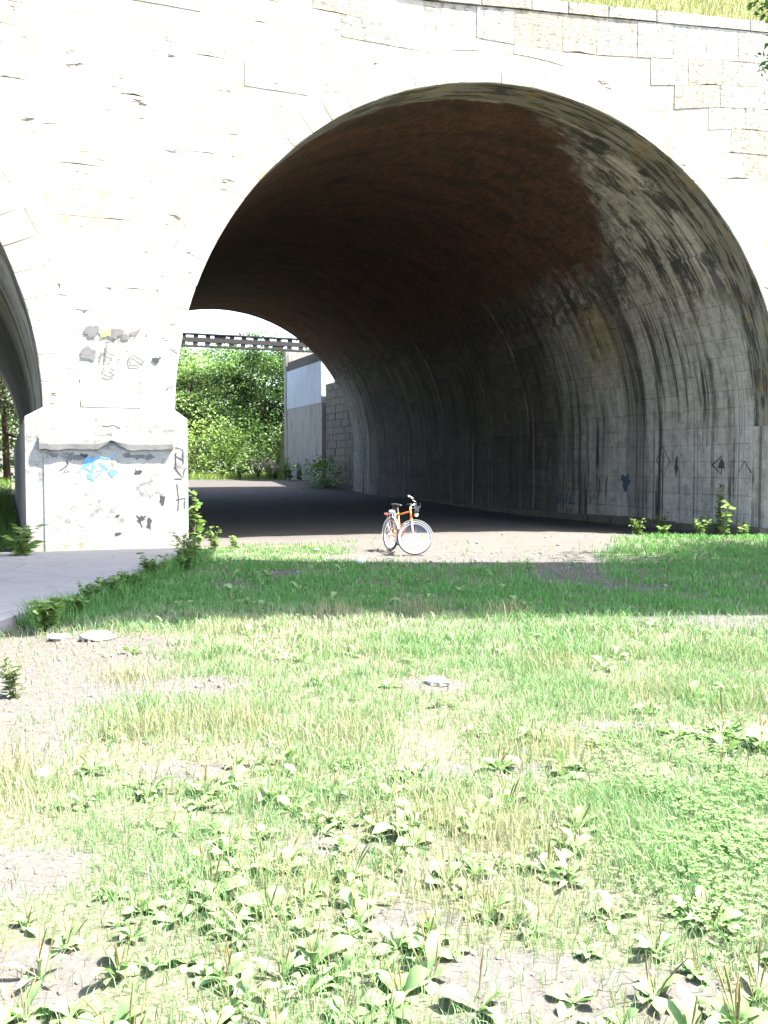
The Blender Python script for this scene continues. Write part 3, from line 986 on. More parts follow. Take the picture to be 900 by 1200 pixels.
# ------------------------------------------------------------------ bridge and walls behind the viaduct
def rear():
    sa, v0, v1 = 14.77, 37.0, 45.2
    ab = thing("bridge_abutment", "tall stained concrete abutment with pale blue upper part beyond the arch", "abutment", W(sa, v0, 0), TH)
    d = v1 - v0
    mb = MB(); mb.box(0, 6, 0, d, -.3, 5.42); mb.build("lower_wall", M['abut'], ab)
    mb = MB(); mb.box(-.02, 5.9, .02, d - .55, 5.42, 7.98); mb.build("upper_panel", M['panel'], ab)
    mb = MB(); mb.box(-.06, 6, d - .5, d + .03, 5.42, 9.5); mb.box(-.05, 6.0, d - .55, d + .01, -.3, 5.41); mb.build("corner_pilaster", M['abut'], ab)
    mb = MB(); mb.box(.06, 5.8, .1, d - .56, 7.98, 8.62); mb.build("bearing_shelf", M['dark_con'], ab)
    # girder bridge over the road
    gb = thing("girder_bridge", "dark steel girder bridge with two rows of openings behind the arch", "bridge", W(-6, 38.0, 0), TH)
    ln = 23.5
    for z0, z1, y0, y1 in ((9.31, 9.38, -.14, .14), (8.86, 9.13, -.10, .10), (8.57, 8.67, -.16, .16)):
        mb = MB(); mb.box(0, ln, y0, y1, z0, z1); mb.build("chord", M['steel'], gb)
    pm = MB(); pm.box(-.13, .13, -.08, .08, 8.66, 8.87); pm = pm.mesh("post"); pm.materials.append(M['steel'])
    pu = MB(); pu.box(-.13, .13, -.08, .08, 9.12, 9.32); pu = pu.mesh("post"); pu.materials.append(M['steel'])
    for i in range(32):
        for me, dx in ((pm, 0), (pu, .05)):
            o = obj("post", me, gb); o.location = (.3 + i * .72 + dx, 0, 0)
            if rnd.random() < .15: o.scale.x = 2.6
    for i in range(32):
        mb = MB(); mb.box(i * .72 + .2, i * .72 + .45, .15, .5, 9.33, 9.39); mb.build("sleeper", M['steel'], gb)
    mb = MB(); mb.box(0, ln, .5, .62, 9.34, 9.42); mb.build("rear_chord", M['steel'], gb)
    # far abutment, hidden behind the pier
    fa = thing("bridge_abutment", "plain concrete abutment under the girder bridge's far end", "abutment", W(-6, 37, 0), TH)
    mb = MB(); mb.box(-6, 0, 0, d, -.3, 8.6); mb.build("wall", M['abut'], fa)
    # stone retaining wall between viaduct and abutment
    rw = thing("retaining_wall", "dark mossy stone retaining wall between arch and abutment", "wall", W(15.0, L + .2, 0), TH)
    mb = MB(); mb.box(.05, 3, 0, 5.2, -.3, 6.3); mb.build("core", M['moss_stone'], rw)
    z = -.1
    while z < 6.3:
        h = rnd.uniform(.38, .5); y = .02
        while y < 5.1:
            w = min(rnd.uniform(.6, 1.1), 5.18 - y)
            p = rnd.uniform(.0, .04)
            if w > .1:
                m2 = MB(); m2.box(-p, .12, y + .012, y + w - .012, z + .012, z + h - .012)
                o = m2.build("stone", M['moss_stone'], rw)
            y += w
        z += h
    # railway bank behind the abutment
    mb = MB()
    e = [W(15.2, v0 - .5 + .5, -.3), W(60, v0, -.3), W(60, v1 + 6, -.3), W(15.2, v1 + 6, -.3), W(15.6, v0 + .6, 8.4), W(60, v0 + 2, 8.6), W(60, v1 - 1, 8.6), W(15.6, v1 - .6, 8.4)]
    mb.add(e, [(3, 2, 1, 0), (4, 5, 6, 7), (0, 1, 5, 4), (1, 2, 6, 5), (2, 3, 7, 6), (3, 0, 4, 7)])
    mb.build("embankment", turf_top.m, None, kind="structure")
rear()

# added bridge, out of view above and in front of the viaduct: its deck shades the lawn
def added_shade_bridge():
    H = 12.6
    k = H / math.tan(SUN_EL)
    sx, sy = hz.x * k, hz.y * k
    gb = thing("girder_bridge", "added steel bridge out of view over the lawn, shaped to cast the band of shade", "bridge", (0, 0, 0))
    def dk(pts, z0, z1, name, mat):
        mb = MB(); n = len(pts)
        mb.add([(x, y, z0) for x, y in pts] + [(x, y, z1) for x, y in pts],
               [tuple(range(n - 1, -1, -1)), tuple(range(n, 2 * n))] + [(i, (i + 1) % n, n + (i + 1) % n, n + i) for i in range(n)])
        mb.build(name, mat, gb)
    # outline of the shade on the ground, carried up along the sun's direction
    near = [(-30, 5.6), (-9, 7.6), (-4, 9.05), (-3.2, 9.1), (0, 9.75), (4.2, 10.0), (10, 10.4), (34, 12.4)]
    far = [(34, 17.6), (10, 16.2), (5.2, 15.45), (2.65, 15.35), (-2.9, 15.6), (-3.15, 17.35), (-6.2, 16.3), (-9, 14.9), (-30, 9.4)]
    sh = lambda L_: [(x + sx, y + sy) for x, y in L_]
    dk(sh(near) + sh(far), H, H + .25, "deck", M['steel'])
    for (x0, y0), (x1, y1) in zip(sh(near)[:-1], sh(near)[1:]):
        dk([(x0, y0 - .02), (x1, y1 - .02), (x1, y1 + .28), (x0, y0 + .28)], H - .003, H + .9, "girder", M['steel'])
    for x in (-15 + sx, 24 + sx):
        yc = 12.4 + sy + (x - sx) * .11
        mb = MB(); mb.box(x - .8, x + .8, yc - 2.2, yc + 2.2, -.3, H - .01); mb.build("bridge_pier", M['abut'], gb)
added_shade_bridge()

# ------------------------------------------------------------------ foliage builders
def leaf_quads(P, size, r, up=.35, colA=(.05, .10, .02), colB=(.10, .17, .04), aspect=.55, out=None, droop=.0):
    """rhombic, slightly folded leaves at points P"""
    n = len(P)
    d = r.normal(size=(n, 3))
    if out is not None: d = d * .8 + out * 1.0
    d[:, 2] = d[:, 2] * .6 - droop
    d /= np.linalg.norm(d, axis=1)[:, None]
    nr = r.normal(size=(n, 3)); nr[:, 2] = np.abs(nr[:, 2]) + up
    sd = np.cross(d, nr); sd /= (np.linalg.norm(sd, axis=1)[:, None] + 1e-9)
    nn = np.cross(sd, d)
    sz = (size * r.uniform(.65, 1.3, n))[:, None]
    b = P; tip = P + d * sz
    mid = P + d * sz * .45 - nn * sz * .06
    V = np.stack([b, mid + sd * sz * aspect * .5 + nn * sz * .1, tip, mid - sd * sz * aspect * .5 + nn * sz * .1], 1).reshape(-1, 3)
    i = np.arange(n) * 4
    Q = np.stack([i, i + 1, i + 2, i + 3], 1)
    k = r.random(n)[:, None]
    col = np.array(colA) * (1 - k) + np.array(colB) * k
    col = col * r.uniform(.75, 1.25, n)[:, None]
    return V, Q, np.repeat(col, 4, axis=0)

def crown_points(c, rad, nclump, per, r, cs=.22, hollow=.35):
    """leaf positions: uneven clumps spread through an ellipsoid"""
    c = np.array(c); rad = np.array(rad)
    d = r.normal(size=(nclump, 3)); d /= np.linalg.norm(d, axis=1)[:, None]
    k = hollow + (1 - hollow) * r.random(nclump) ** .6
    lump = 1 + .28 * np.sin(d[:, 0] * 4 + r.uniform(0, 6)) * np.cos(d[:, 1] * 3.3 + r.uniform(0, 6)) + .18 * r.normal(size=nclump)
    cc = c + d * rad * (k * lump)[:, None]
    m = r.uniform(.5, 1.4, nclump)
    P, O = [], []
    for i in range(nclump):
        q = r.normal(size=(int(per * m[i]), 3)) * rad.mean() * cs * m[i] * np.array([1, 1, .6])
        P.append(cc[i] + q); O.append(np.tile(d[i], (len(q), 1)))
    return np.concatenate(P), np.concatenate(O), cc

def tree(name, label, x, y, h, rad, leaf=.3, nclump=60, per=60, colA=(.045, .09, .02), colB=(.10, .17, .045), seed=1, group=None, trunk_r=.22, zc=None, cs=.13, base=None):
    r = np.random.default_rng(seed); rr = random.Random(seed)
    z0 = float(gz(x, y)) if base is None else base
    t = thing(name, label, "tree", (x, y, z0), 0, group)
    rad = np.array(rad if hasattr(rad, '__len__') else (rad, rad, rad * .8), dtype=float)
    zc = h - rad[2] if zc is None else zc
    P, O, cc = crown_points((0, 0, zc), rad, nclump, per, r, cs)
    keep = (P[:, 2] > .15) & (P[:, 2] < h * .985)
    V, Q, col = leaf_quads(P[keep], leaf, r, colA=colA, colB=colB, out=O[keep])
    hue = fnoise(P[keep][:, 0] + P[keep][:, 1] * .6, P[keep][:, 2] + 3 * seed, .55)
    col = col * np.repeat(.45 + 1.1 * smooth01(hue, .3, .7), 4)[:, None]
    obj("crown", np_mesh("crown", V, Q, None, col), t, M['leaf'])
    mb = MB()
    top = zc + rad[2] * .3
    pts = [(0, 0, -.3), (.03, .02, .4), (rr.uniform(-.1, .1) * h * .1, rr.uniform(-.1, .1) * h * .1, top * .45), (rr.uniform(-.2, .2), rr.uniform(-.2, .2), top)]
    mb.tube(pts, [trunk_r * 1.35, trunk_r, trunk_r * .75, trunk_r * .2], 9)
    for i in range(9):
        q = cc[int(rr.random() * len(cc))]
        zb = rr.uniform(.3, .8) * top
        a = Vector((0, 0, zb)); b = Vector(q)
        m = a.lerp(b, .5) + Vector((0, 0, rr.uniform(-.1, .3)))
        mb.tube([a, m, b], [trunk_r * .42, trunk_r * .26, trunk_r * .08], 6)
    mb.build("trunk", M['bark'], t, smooth=True)
    return t

# trees beyond the bridge, seen through the big arch
TG = "trees beyond the girder bridge"
def at(pxx, d):
    return (pxx - 450) / 1100 * d
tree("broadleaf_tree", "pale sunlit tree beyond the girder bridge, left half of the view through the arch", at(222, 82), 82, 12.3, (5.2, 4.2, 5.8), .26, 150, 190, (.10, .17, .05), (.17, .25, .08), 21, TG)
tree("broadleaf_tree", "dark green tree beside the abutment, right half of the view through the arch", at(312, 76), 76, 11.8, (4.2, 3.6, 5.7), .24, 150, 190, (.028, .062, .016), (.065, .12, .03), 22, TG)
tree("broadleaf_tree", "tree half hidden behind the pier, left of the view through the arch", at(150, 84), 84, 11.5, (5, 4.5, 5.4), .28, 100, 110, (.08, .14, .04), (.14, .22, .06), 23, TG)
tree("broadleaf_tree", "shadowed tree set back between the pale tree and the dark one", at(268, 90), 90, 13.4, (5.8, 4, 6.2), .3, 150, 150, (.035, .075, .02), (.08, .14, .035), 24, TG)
def bush(name, label, x, y, rad, n, leaf, cA, cB, seed, cat="bush", group=None, base=None):
    r = np.random.default_rng(seed)
    t = thing(name, label, cat, (x, y, float(gz(x, y)) if base is None else base), 0, group)
    P, O, cc = crown_points((0, 0, rad[2] * .75), rad, max(8, n // 40), 40, r, .26, .2)
    P[:, 2] = np.abs(P[:, 2])
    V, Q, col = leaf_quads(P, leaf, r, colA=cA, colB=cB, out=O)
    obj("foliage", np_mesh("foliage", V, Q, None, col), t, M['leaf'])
    mb = MB()
    for i in range(7):
        q = cc[i % len(cc)]
        mb.tube([(0, 0, -.05), (q[0] * .4, q[1] * .4, abs(q[2]) * .6), (q[0], q[1], abs(q[2]))], [.02 * rad[2] + .004, .012 * rad[2] + .003, .003], 5)
    mb.build("stem", M['bark'], t)
    return t
BG = "bushes along the far verge"
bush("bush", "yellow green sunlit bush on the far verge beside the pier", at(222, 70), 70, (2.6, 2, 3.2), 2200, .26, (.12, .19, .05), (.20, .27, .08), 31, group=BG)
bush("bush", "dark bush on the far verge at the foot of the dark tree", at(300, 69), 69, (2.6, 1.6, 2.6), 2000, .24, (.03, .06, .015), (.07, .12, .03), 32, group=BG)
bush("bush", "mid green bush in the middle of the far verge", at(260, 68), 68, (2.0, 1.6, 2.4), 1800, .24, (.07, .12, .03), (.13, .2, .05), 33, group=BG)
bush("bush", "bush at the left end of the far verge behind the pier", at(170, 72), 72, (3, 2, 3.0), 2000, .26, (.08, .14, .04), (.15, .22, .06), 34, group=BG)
bush("bush", "low dense green bush at the foot of the mossy retaining wall", *W(13.9, 33.6)[:2], (1.0, 1.8, .95), 1200, .16, (.06, .12, .02), (.11, .2, .04), 35)
# seen through the left arch
LG = "trees beyond the neighbouring arch"
tree("willow_tree", "grey green drooping tree beyond the left arch", -22.5, 56, 12.5, (4.6, 4, 5.6), .26, 110, 90, (.07, .09, .05), (.13, .16, .09), 41, LG)
tree("willow_tree", "tall tree at the far left beyond the left arch", -31, 60, 13.5, (5, 4, 6), .3, 90, 80, (.06, .09, .03), (.12, .16, .06), 42, LG)
tree("willow_tree", "tree behind the drooping one beyond the left arch", -26, 72, 12, (5, 4, 5.5), .32, 90, 80, (.07, .11, .03), (.12, .18, .06), 43, LG)
# right-hand tree whose shade and one twig reach the picture
ash = tree("ash_tree", "leafy ash with a twig hanging into the upper right corner", 12.4, 15.8, 10.2, (3.2, 3.4, 2.7), .19, 130, 130, (.06, .12, .025), (.11, .19, .045), 51, None, .2, cs=.18)
def ash_twig():
    r = np.random.default_rng(5)
    b = Vector((7.4, 13.6, 8.2)); base = ash.location
    mb = MB()
    ends = [Vector((5.02, 12.7, 7.62)), Vector((5.08, 12.7, 7.9)), Vector((5.06, 12.7, 6.8)), Vector((5.12, 12.7, 6.95)), Vector((5.1, 12.7, 7.75))]
    Ps = []
    mb.tube([Vector((9.5, 14.3, 7.6)) - base, b - base, Vector((5.6, 12.8, 7.7)) - base], [.05, .03, .014], 6)
    for e in ends:
        s0 = Vector((5.55, 12.85, 7.65))
        mb.tube([s0 - base, s0.lerp(e, .5) + Vector((0, 0, .08)) - base, e - base], [.012, .008, .004], 5)
        for i in range(120):
            t = r.random() ** .6
            p = s0.lerp(e, t) + Vector(r.normal(size=3) * .09)
            Ps.append(p - base)
    mb.build("branch", M['bark'], ash)
    V, Q, col = leaf_quads(np.array(Ps), .10, r, colA=(.05, .12, .03), colB=(.09, .18, .045), aspect=.42, droop=.3)
    obj("twig_leaves", np_mesh("twig_leaves", V, Q, None, col), ash, M['leaf'])
ash_twig()
# far wood closing the horizon
def far_wood():
    r = np.random.default_rng(77)
    n = 26000
    x = r.uniform(-160, 140, n); y = 112 + .25 * np.abs(x) * .3 + r.uniform(-4, 6, n)
    top = 8.5 + 3.0 * (fnoise(x, y * 0, .09) - .3) * 2
    top = np.where(x > at(345, 112), np.minimum(top, 6.0), top)
    z = r.random(n) ** .7 * top
    V, Q, col = leaf_quads(np.stack([x, y, z], 1), 1.0, r, colA=(.05, .09, .03), colB=(.11, .16, .06), aspect=.7)
    o = obj("far_wood", np_mesh("far_wood", V, Q, None, col), None, M['leaf'], "stuff")
    tag(o, "hazy mass of distant woodland behind the nearer trees", "woodland")
far_wood()

# ------------------------------------------------------------------ grass
CAMX = .47
def blades(x, y, h, w, lean, col, r, z=None):
    n = len(x)
    z = gz(x, y) if z is None else z
    a = r.uniform(0, 2 * PI, n)
    la = r.uniform(0, 2 * PI, n)
    L_ = lean * h
    sx = np.cos(a) * w / 2; sy = np.sin(a) * w / 2
    dx = np.cos(la) * L_; dy = np.sin(la) * L_
    V = np.empty((n, 5, 3))
    V[:, 0] = np.stack([x - sx, y - sy, z - .01], 1); V[:, 1] = np.stack([x + sx, y + sy, z - .01], 1)
    mx, my, mz = x + dx * .35, y + dy * .35, z + h * .6
    V[:, 2] = np.stack([mx + sx * .75, my + sy * .75, mz], 1); V[:, 3] = np.stack([mx - sx * .75, my - sy * .75, mz], 1)
    V[:, 4] = np.stack([x + dx, y + dy, z + h * np.sqrt(np.clip(1.05 - lean ** 2 * .5, .2, 1))], 1)
    i = np.arange(n) * 5
    Q = np.stack([i, i + 1, i + 2, i + 3], 1); T = np.stack([i + 3, i + 2, i + 4], 1)
    return V.reshape(-1, 3), Q, T, np.repeat(col, 5, axis=0)

def merge(parts):
    Vs, Qs, Ts, Cs = [], [], [], []; k = 0
    for V, Q, T, c in parts:
        Vs.append(V); Qs.append(Q + k)
        if T is not None: Ts.append(T + k)
        Cs.append(c); k += len(V)
    return np.concatenate(Vs), np.concatenate(Qs), (np.concatenate(Ts) if Ts else None), np.concatenate(Cs)

def grass_cols(x, y, r, n):
    d = dry(x, y)
    g0 = np.array([.095, .19, .065]); g1 = np.array([.185, .275, .14]); dr = np.array([.34, .31, .235]); dr2 = np.array([.26, .275, .18])
    k = r.random(n)[:, None]
    g = g0 * (1 - k) + g1 * k
    shade_green = smooth01(y, 9.3, 10.6)[:, None]
    g = g * (1 - shade_green) + (np.array([.065, .19, .045]) * (1 - k) + np.array([.12, .27, .08]) * k) * shade_green  # greener blades in the shade band: shade tone put into their colour
    isd = (r.random(n) < d * .75 + .05)[:, None]
    k2 = r.random(n)[:, None]
    return np.where(isd, dr * k2 + dr2 * (1 - k2), g) * r.uniform(.8, 1.2, n)[:, None]

def lawn():
    r = np.random.default_rng(101)
    parts = []
    def field(n, y0, y1, hmul, wmul, sharp=1.0):
        y = np.sqrt(r.uniform(y0 ** 2, y1 ** 2, n))
        x = r.uniform(-1, 1, n) * (CAMX * y + .6)
        s, v = to_sv(x, y)
        b = bare(x, y)
        tuft = fnoise(x, y, 2.6)
        dens = (1 - b * np.where(y > 14, .985, np.where(x < -1.1, .94, .84))) * np.clip(.25 + 1.5 * (tuft - .28), .1, 1)
        # thin turf between the foreground plantains
        thin = smooth01(y, 5.0, 4.2) * smooth01(x, 1.15, .7)
        dens = dens * (1 - .55 * thin)
        dens = dens * np.where((x < -3.75) & (y > 8.9), 0, 1) * np.where(v > .7, .1, 1)
        near_lit = smooth01(y, 15.2, 16) * smooth01(x, .2, -1.5)
        dens = dens * (1 - .35 * near_lit)
        k = r.random(n) < dens
        x, y, tuft = x[k], y[k], tuft[k]
        m = len(x)
        h = hmul * (.035 + .055 * r.random(m) ** 1.6 + .05 * np.clip(tuft - .45, 0, 1) * 2) * (1 - .35 * near_lit[k])
        w = wmul * r.uniform(.0025, .0055, m)
        lean = r.uniform(.15, 1.0, m)
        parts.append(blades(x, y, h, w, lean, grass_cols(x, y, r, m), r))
    field(120000, 2.2, 4.6, .9, .8)
    field(110000, 4.4, 8.0, .95, 1.25)
    field(110000, 7.8, 12.0, 1.15, 1.9)
    field(95000, 11.8, 18.2, 1.2, 2.8)
    field(26000, 18.2, 22.5, 1.2, 3.4)
    # dead straw lying on the soil
    n = 26000
    y = np.sqrt(r.uniform(2.2 ** 2, 9.0 ** 2, n)); x = r.uniform(-1, 1, n) * (CAMX * y + .5)
    k = r.random(n) < np.clip(fnoise(x, y, 1.2) * 1.6 - .2, 0.05, 1); x, y = x[k], y[k]; n = len(x)
    kk = r.random(n)[:, None]
    ln_ = r.uniform(.04, .13, n); w_ = r.uniform(.0015, .003, n) * (1 + .12 * y)
    V_, Q_, T_, c_ = blades(x, y, ln_ * .18, w_, ln_ / (ln_ * .18) * r.uniform(.5, 1, n), np.array([.30, .255, .16]) * kk + np.array([.20, .165, .11]) * (1 - kk), r)
    V_[:, 2] += .012
    parts.append((V_, Q_, T_, c_))
    # long grass along the concrete edge
    n = 4200
    y = r.uniform(9.4, 16.0, n); x = np.interp(y, [8.9, 10, 11.2, 12.6, 14.2, 15.9], [-3.76, -3.70, -3.64, -3.56, -3.48, -3.40]) + np.abs(r.normal(size=n)) * .22
    kk = r.random(n)[:, None]
    parts.append(blades(x, y, r.uniform(.08, .32, n) * np.clip(.4 + 1.2 * fnoise(x, y, 1.5), 0, 1), r.uniform(.006, .012, n), r.uniform(.2, .9, n), np.array([.06, .17, .04]) * kk + np.array([.12, .25, .07]) * (1 - kk), r))
    # taller straw tufts
    for cx, cy, n, hh in [(-2.05, 4.75, 500, .22), (-1.85, 4.35, 300, .18), (.5, 3.95, 500, .2), (.2, 4.2, 260, .18), (-1.4, 5.6, 500, .2), (-.9, 5.7, 400, .18), (-.2, 5.5, 400, .16), (.9, 5.2, 300, .17),
                          (1.35, 7.4, 300, .15), (-1.9, 7.0, 300, .16), (-.35, 3.35, 300, .16), (.35, 3.3, 250, .2), (-1.5, 8.8, 260, .18), (-.5, 9.9, 260, .2), (.4, 10.1, 260, .18), (1.3, 10.0, 240, .2), (2.6, 6.2, 300, .18), (2.9, 7.8, 300, .15),
                          (-2.6, 5.2, 300, .2), (1.9, 6.6, 300, .16), (-1.75, 2.95, 300, .13), (-1.35, 2.7, 260, .12)]:
        x = cx + r.normal(size=n) * .16; y = cy + r.normal(size=n) * .16
        k = r.random(n)[:, None]
        col = np.array([.31, .28, .19]) * k + np.array([.17, .21, .10]) * (1 - k)
        parts.append(blades(x, y, hh * r.uniform(.4, 1.1, n), r.uniform(.002, .0042, n) * (1 + .08 * y), r.uniform(.1, .8, n), col, r))
    V, Q, T, c = merge(parts)
    o = obj("grass", np_mesh("grass", V, Q, T, c), None, M['grass'], "stuff")
    tag(o, "patchy sunlit lawn grass, part green and part straw", "grass")
    # verge grass: far side, inside left arch, at the foot of the right-hand wall
    parts = []
    n = 30000
    y = r.uniform(60, 74, n); x = r.uniform(-22, 2, n)
    s, v = to_sv(x, y); k = (v > 44.5) & ((s < 14.5) | (v > 46)); x, y = x[k], y[k]; m = len(x)
    kk = r.random(m)[:, None]
    parts.append(blades(x, y, r.uniform(.12, .5, m), r.uniform(.02, .04, m), r.uniform(.1, .8, m), np.array([.10, .17, .035]) * kk + np.array([.17, .23, .06]) * (1 - kk), r))
    n = 40000
    y = r.uniform(17.5, 60, n); x = -r.uniform(.30, .56, n) * y
    s, v = to_sv(x, y); k = (s < -3.0) & ((v > .3) | (s < -7)); x, y = x[k], y[k]; m = len(x)
    kk = r.random(m)[:, None]
    parts.append(blades(x, y, r.uniform(.06, .35, m), r.uniform(.008, .02, m) * (.5 + y / 30), r.uniform(.1, .8, m), np.array([.07, .13, .03]) * kk + np.array([.13, .2, .05]) * (1 - kk), r))
    V, Q, T, c = merge(parts)
    o = obj("verge_grass", np_mesh("verge_grass", V, Q, T, c), None, M['grass'], "stuff")
    tag(o, "taller grass on the verges seen through the arches", "grass")
    # grass on the viaduct's top
    n = 16000
    s = r.uniform(-6, 22, n); t = r.random(n); v = .52 + 1.4 * t; z = ZT + .22 + 1.5 * t + .0955 * np.clip(s - 5, 0, 12)
    P = np.array([OX + s * uu.x + v * vv.x, OY + s * uu.y + v * vv.y]).T
    kk = r.random(n)[:, None]
    V, Q, T, c = blades(P[:, 0], P[:, 1], r.uniform(.15, .5, n), r.uniform(.008, .018, n), r.uniform(.1, .7, n), np.array([.11, .17, .05]) * kk + np.array([.24, .22, .11]) * (1 - kk), r, z)
    o = obj("bank_grass", np_mesh("bank_grass", V, Q, T, c), None, M['grass'], "stuff")
    tag(o, "long pale grass growing along the top of the viaduct", "grass")
lawn()

def clover():
    r = np.random.default_rng(202)
    n = 9000
    x = 1.8 + r.normal(size=n) * .5; y = 3.9 + r.normal(size=n) * .75
    k = (x > .6 + .6 * r.random(n)) & (y > 2.3) & (r.random(n) < np.clip(fnoise(x, y, 3) * 3.0 - .95, 0, .9)); x, y = x[k], y[k]; n = len(x)
    z = gz(x, y) + .02 + .05 * r.random(n)
    parts = []
    for j in range(3):
        a = 2 * PI * j / 3 + r.uniform(0, .3, n)
        d = np.stack([np.cos(a), np.sin(a), r.uniform(-.1, .35, n)], 1)
        s = r.uniform(.011, .02, n)[:, None]
        sd = np.stack([-np.sin(a), np.cos(a), np.zeros(n)], 1)
        b = np.stack([x, y, z], 1)
        V = np.stack([b, b + d * s * .65 + sd * s * .5, b + d * s, b + d * s * .65 - sd * s * .5], 1).reshape(-1, 3)
        i = np.arange(n) * 4
        kk = r.random(n)[:, None]
        parts.append((V, np.stack([i, i + 1, i + 2, i + 3], 1), None, np.repeat(np.array([.09, .19, .06]) * kk + np.array([.16, .28, .10]) * (1 - kk), 4, axis=0)))
    V, Q, T, c = merge(parts)
    o = obj("clover", np_mesh("clover", V, Q, None, c), None, M['plantain'], "stuff")
    tag(o, "dense low clover in the lower right corner", "clover")
clover()

# ------------------------------------------------------------------ broadleaf plantain rosettes
def leaf_mesh(length, width, arch, seed):
    r = random.Random(seed)
    V, F = [], []
    n = 7
    pet = .32
    for i in range(n + 1):
        t = i / n
        xx = t * length
        zz = arch * math.sin(min(t * 1.15, 1) * PI * .62) * length - .25 * length * max(0, t - .6) ** 1.5 * 2
        if t < pet: w = .07 * width + .1 * width * (t / pet)
        else:
            q = (t - pet) / (1 - pet)
            w = width * (.5 * (math.sin(PI * min(1, q * .97 + .03)) ** .75)) + .01 * width
        wob = r.uniform(-.12, .12) * w
        V += [(xx, -w + wob * .3, zz + w * .32 + r.uniform(-.004, .004)), (xx, 0, zz), (xx, w + wob * .3, zz + w * .32 + r.uniform(-.004, .004))]
    for i in range(n):
        a = i * 3
        F += [(a, a + 1, a + 4, a + 3), (a + 1, a + 2, a + 5, a + 4)]
    me = bpy.data.meshes.new("leaf")
    me.from_pydata(V, [], F); me.update()
    me.polygons.foreach_set("use_smooth", [True] * len(me.polygons))
    k = r.random()
    c = [(.115 + .06 * k), (.195 + .05 * k), (.08 + .035 * k)]
    at_ = me.color_attributes.new("Col", 'FLOAT_COLOR', 'POINT')
    for i, d in enumerate(at_.data):
        m = i % 3
        f = 1.25 if m == 1 else 1.0
        if i < 9: f *= 1.2
        d.color = (c[0] * f, c[1] * f, c[2] * f, 1)
    me.materials.append(M['plantain'])
    return me
LEAVES = [leaf_mesh(rl, rw, ra, i) for i, (rl, rw, ra) in enumerate([(.14, .062, .20), (.16, .068, .14), (.12, .06, .24), (.17, .062, .24), (.13, .066, .08), (.11, .05, .30), (.15, .07, .10), (.10, .045, .16), (.16, .03, .3), (.13, .026, .2), (.18, .034, .18), (.12, .068, .02), (.15, .075, .04), (.09, .055, .1)])]
def stalk_mesh(h, seed):
    r = random.Random(seed); mb = MB()
    bx, by = r.uniform(-.25, .25) * h, r.uniform(-.25, .25) * h
    mb.tube([(0, 0, 0), (bx * .3, by * .3, h * .4), (bx, by, h)], [.0016, .0014, .001], 5)
    mb.tube([(bx * .3, by * .3, h * .4), (bx * .6, by * .6, h * .7), (bx, by, h)], [.0022, .0042, .0018], 6)
    me = mb.mesh("seed_stalk"); me.materials.append(M['stalk'])
    return me
STALKS = [stalk_mesh(h, i) for i, h in enumerate((.10, .13, .16, .19, .22, .14))]
spots = []
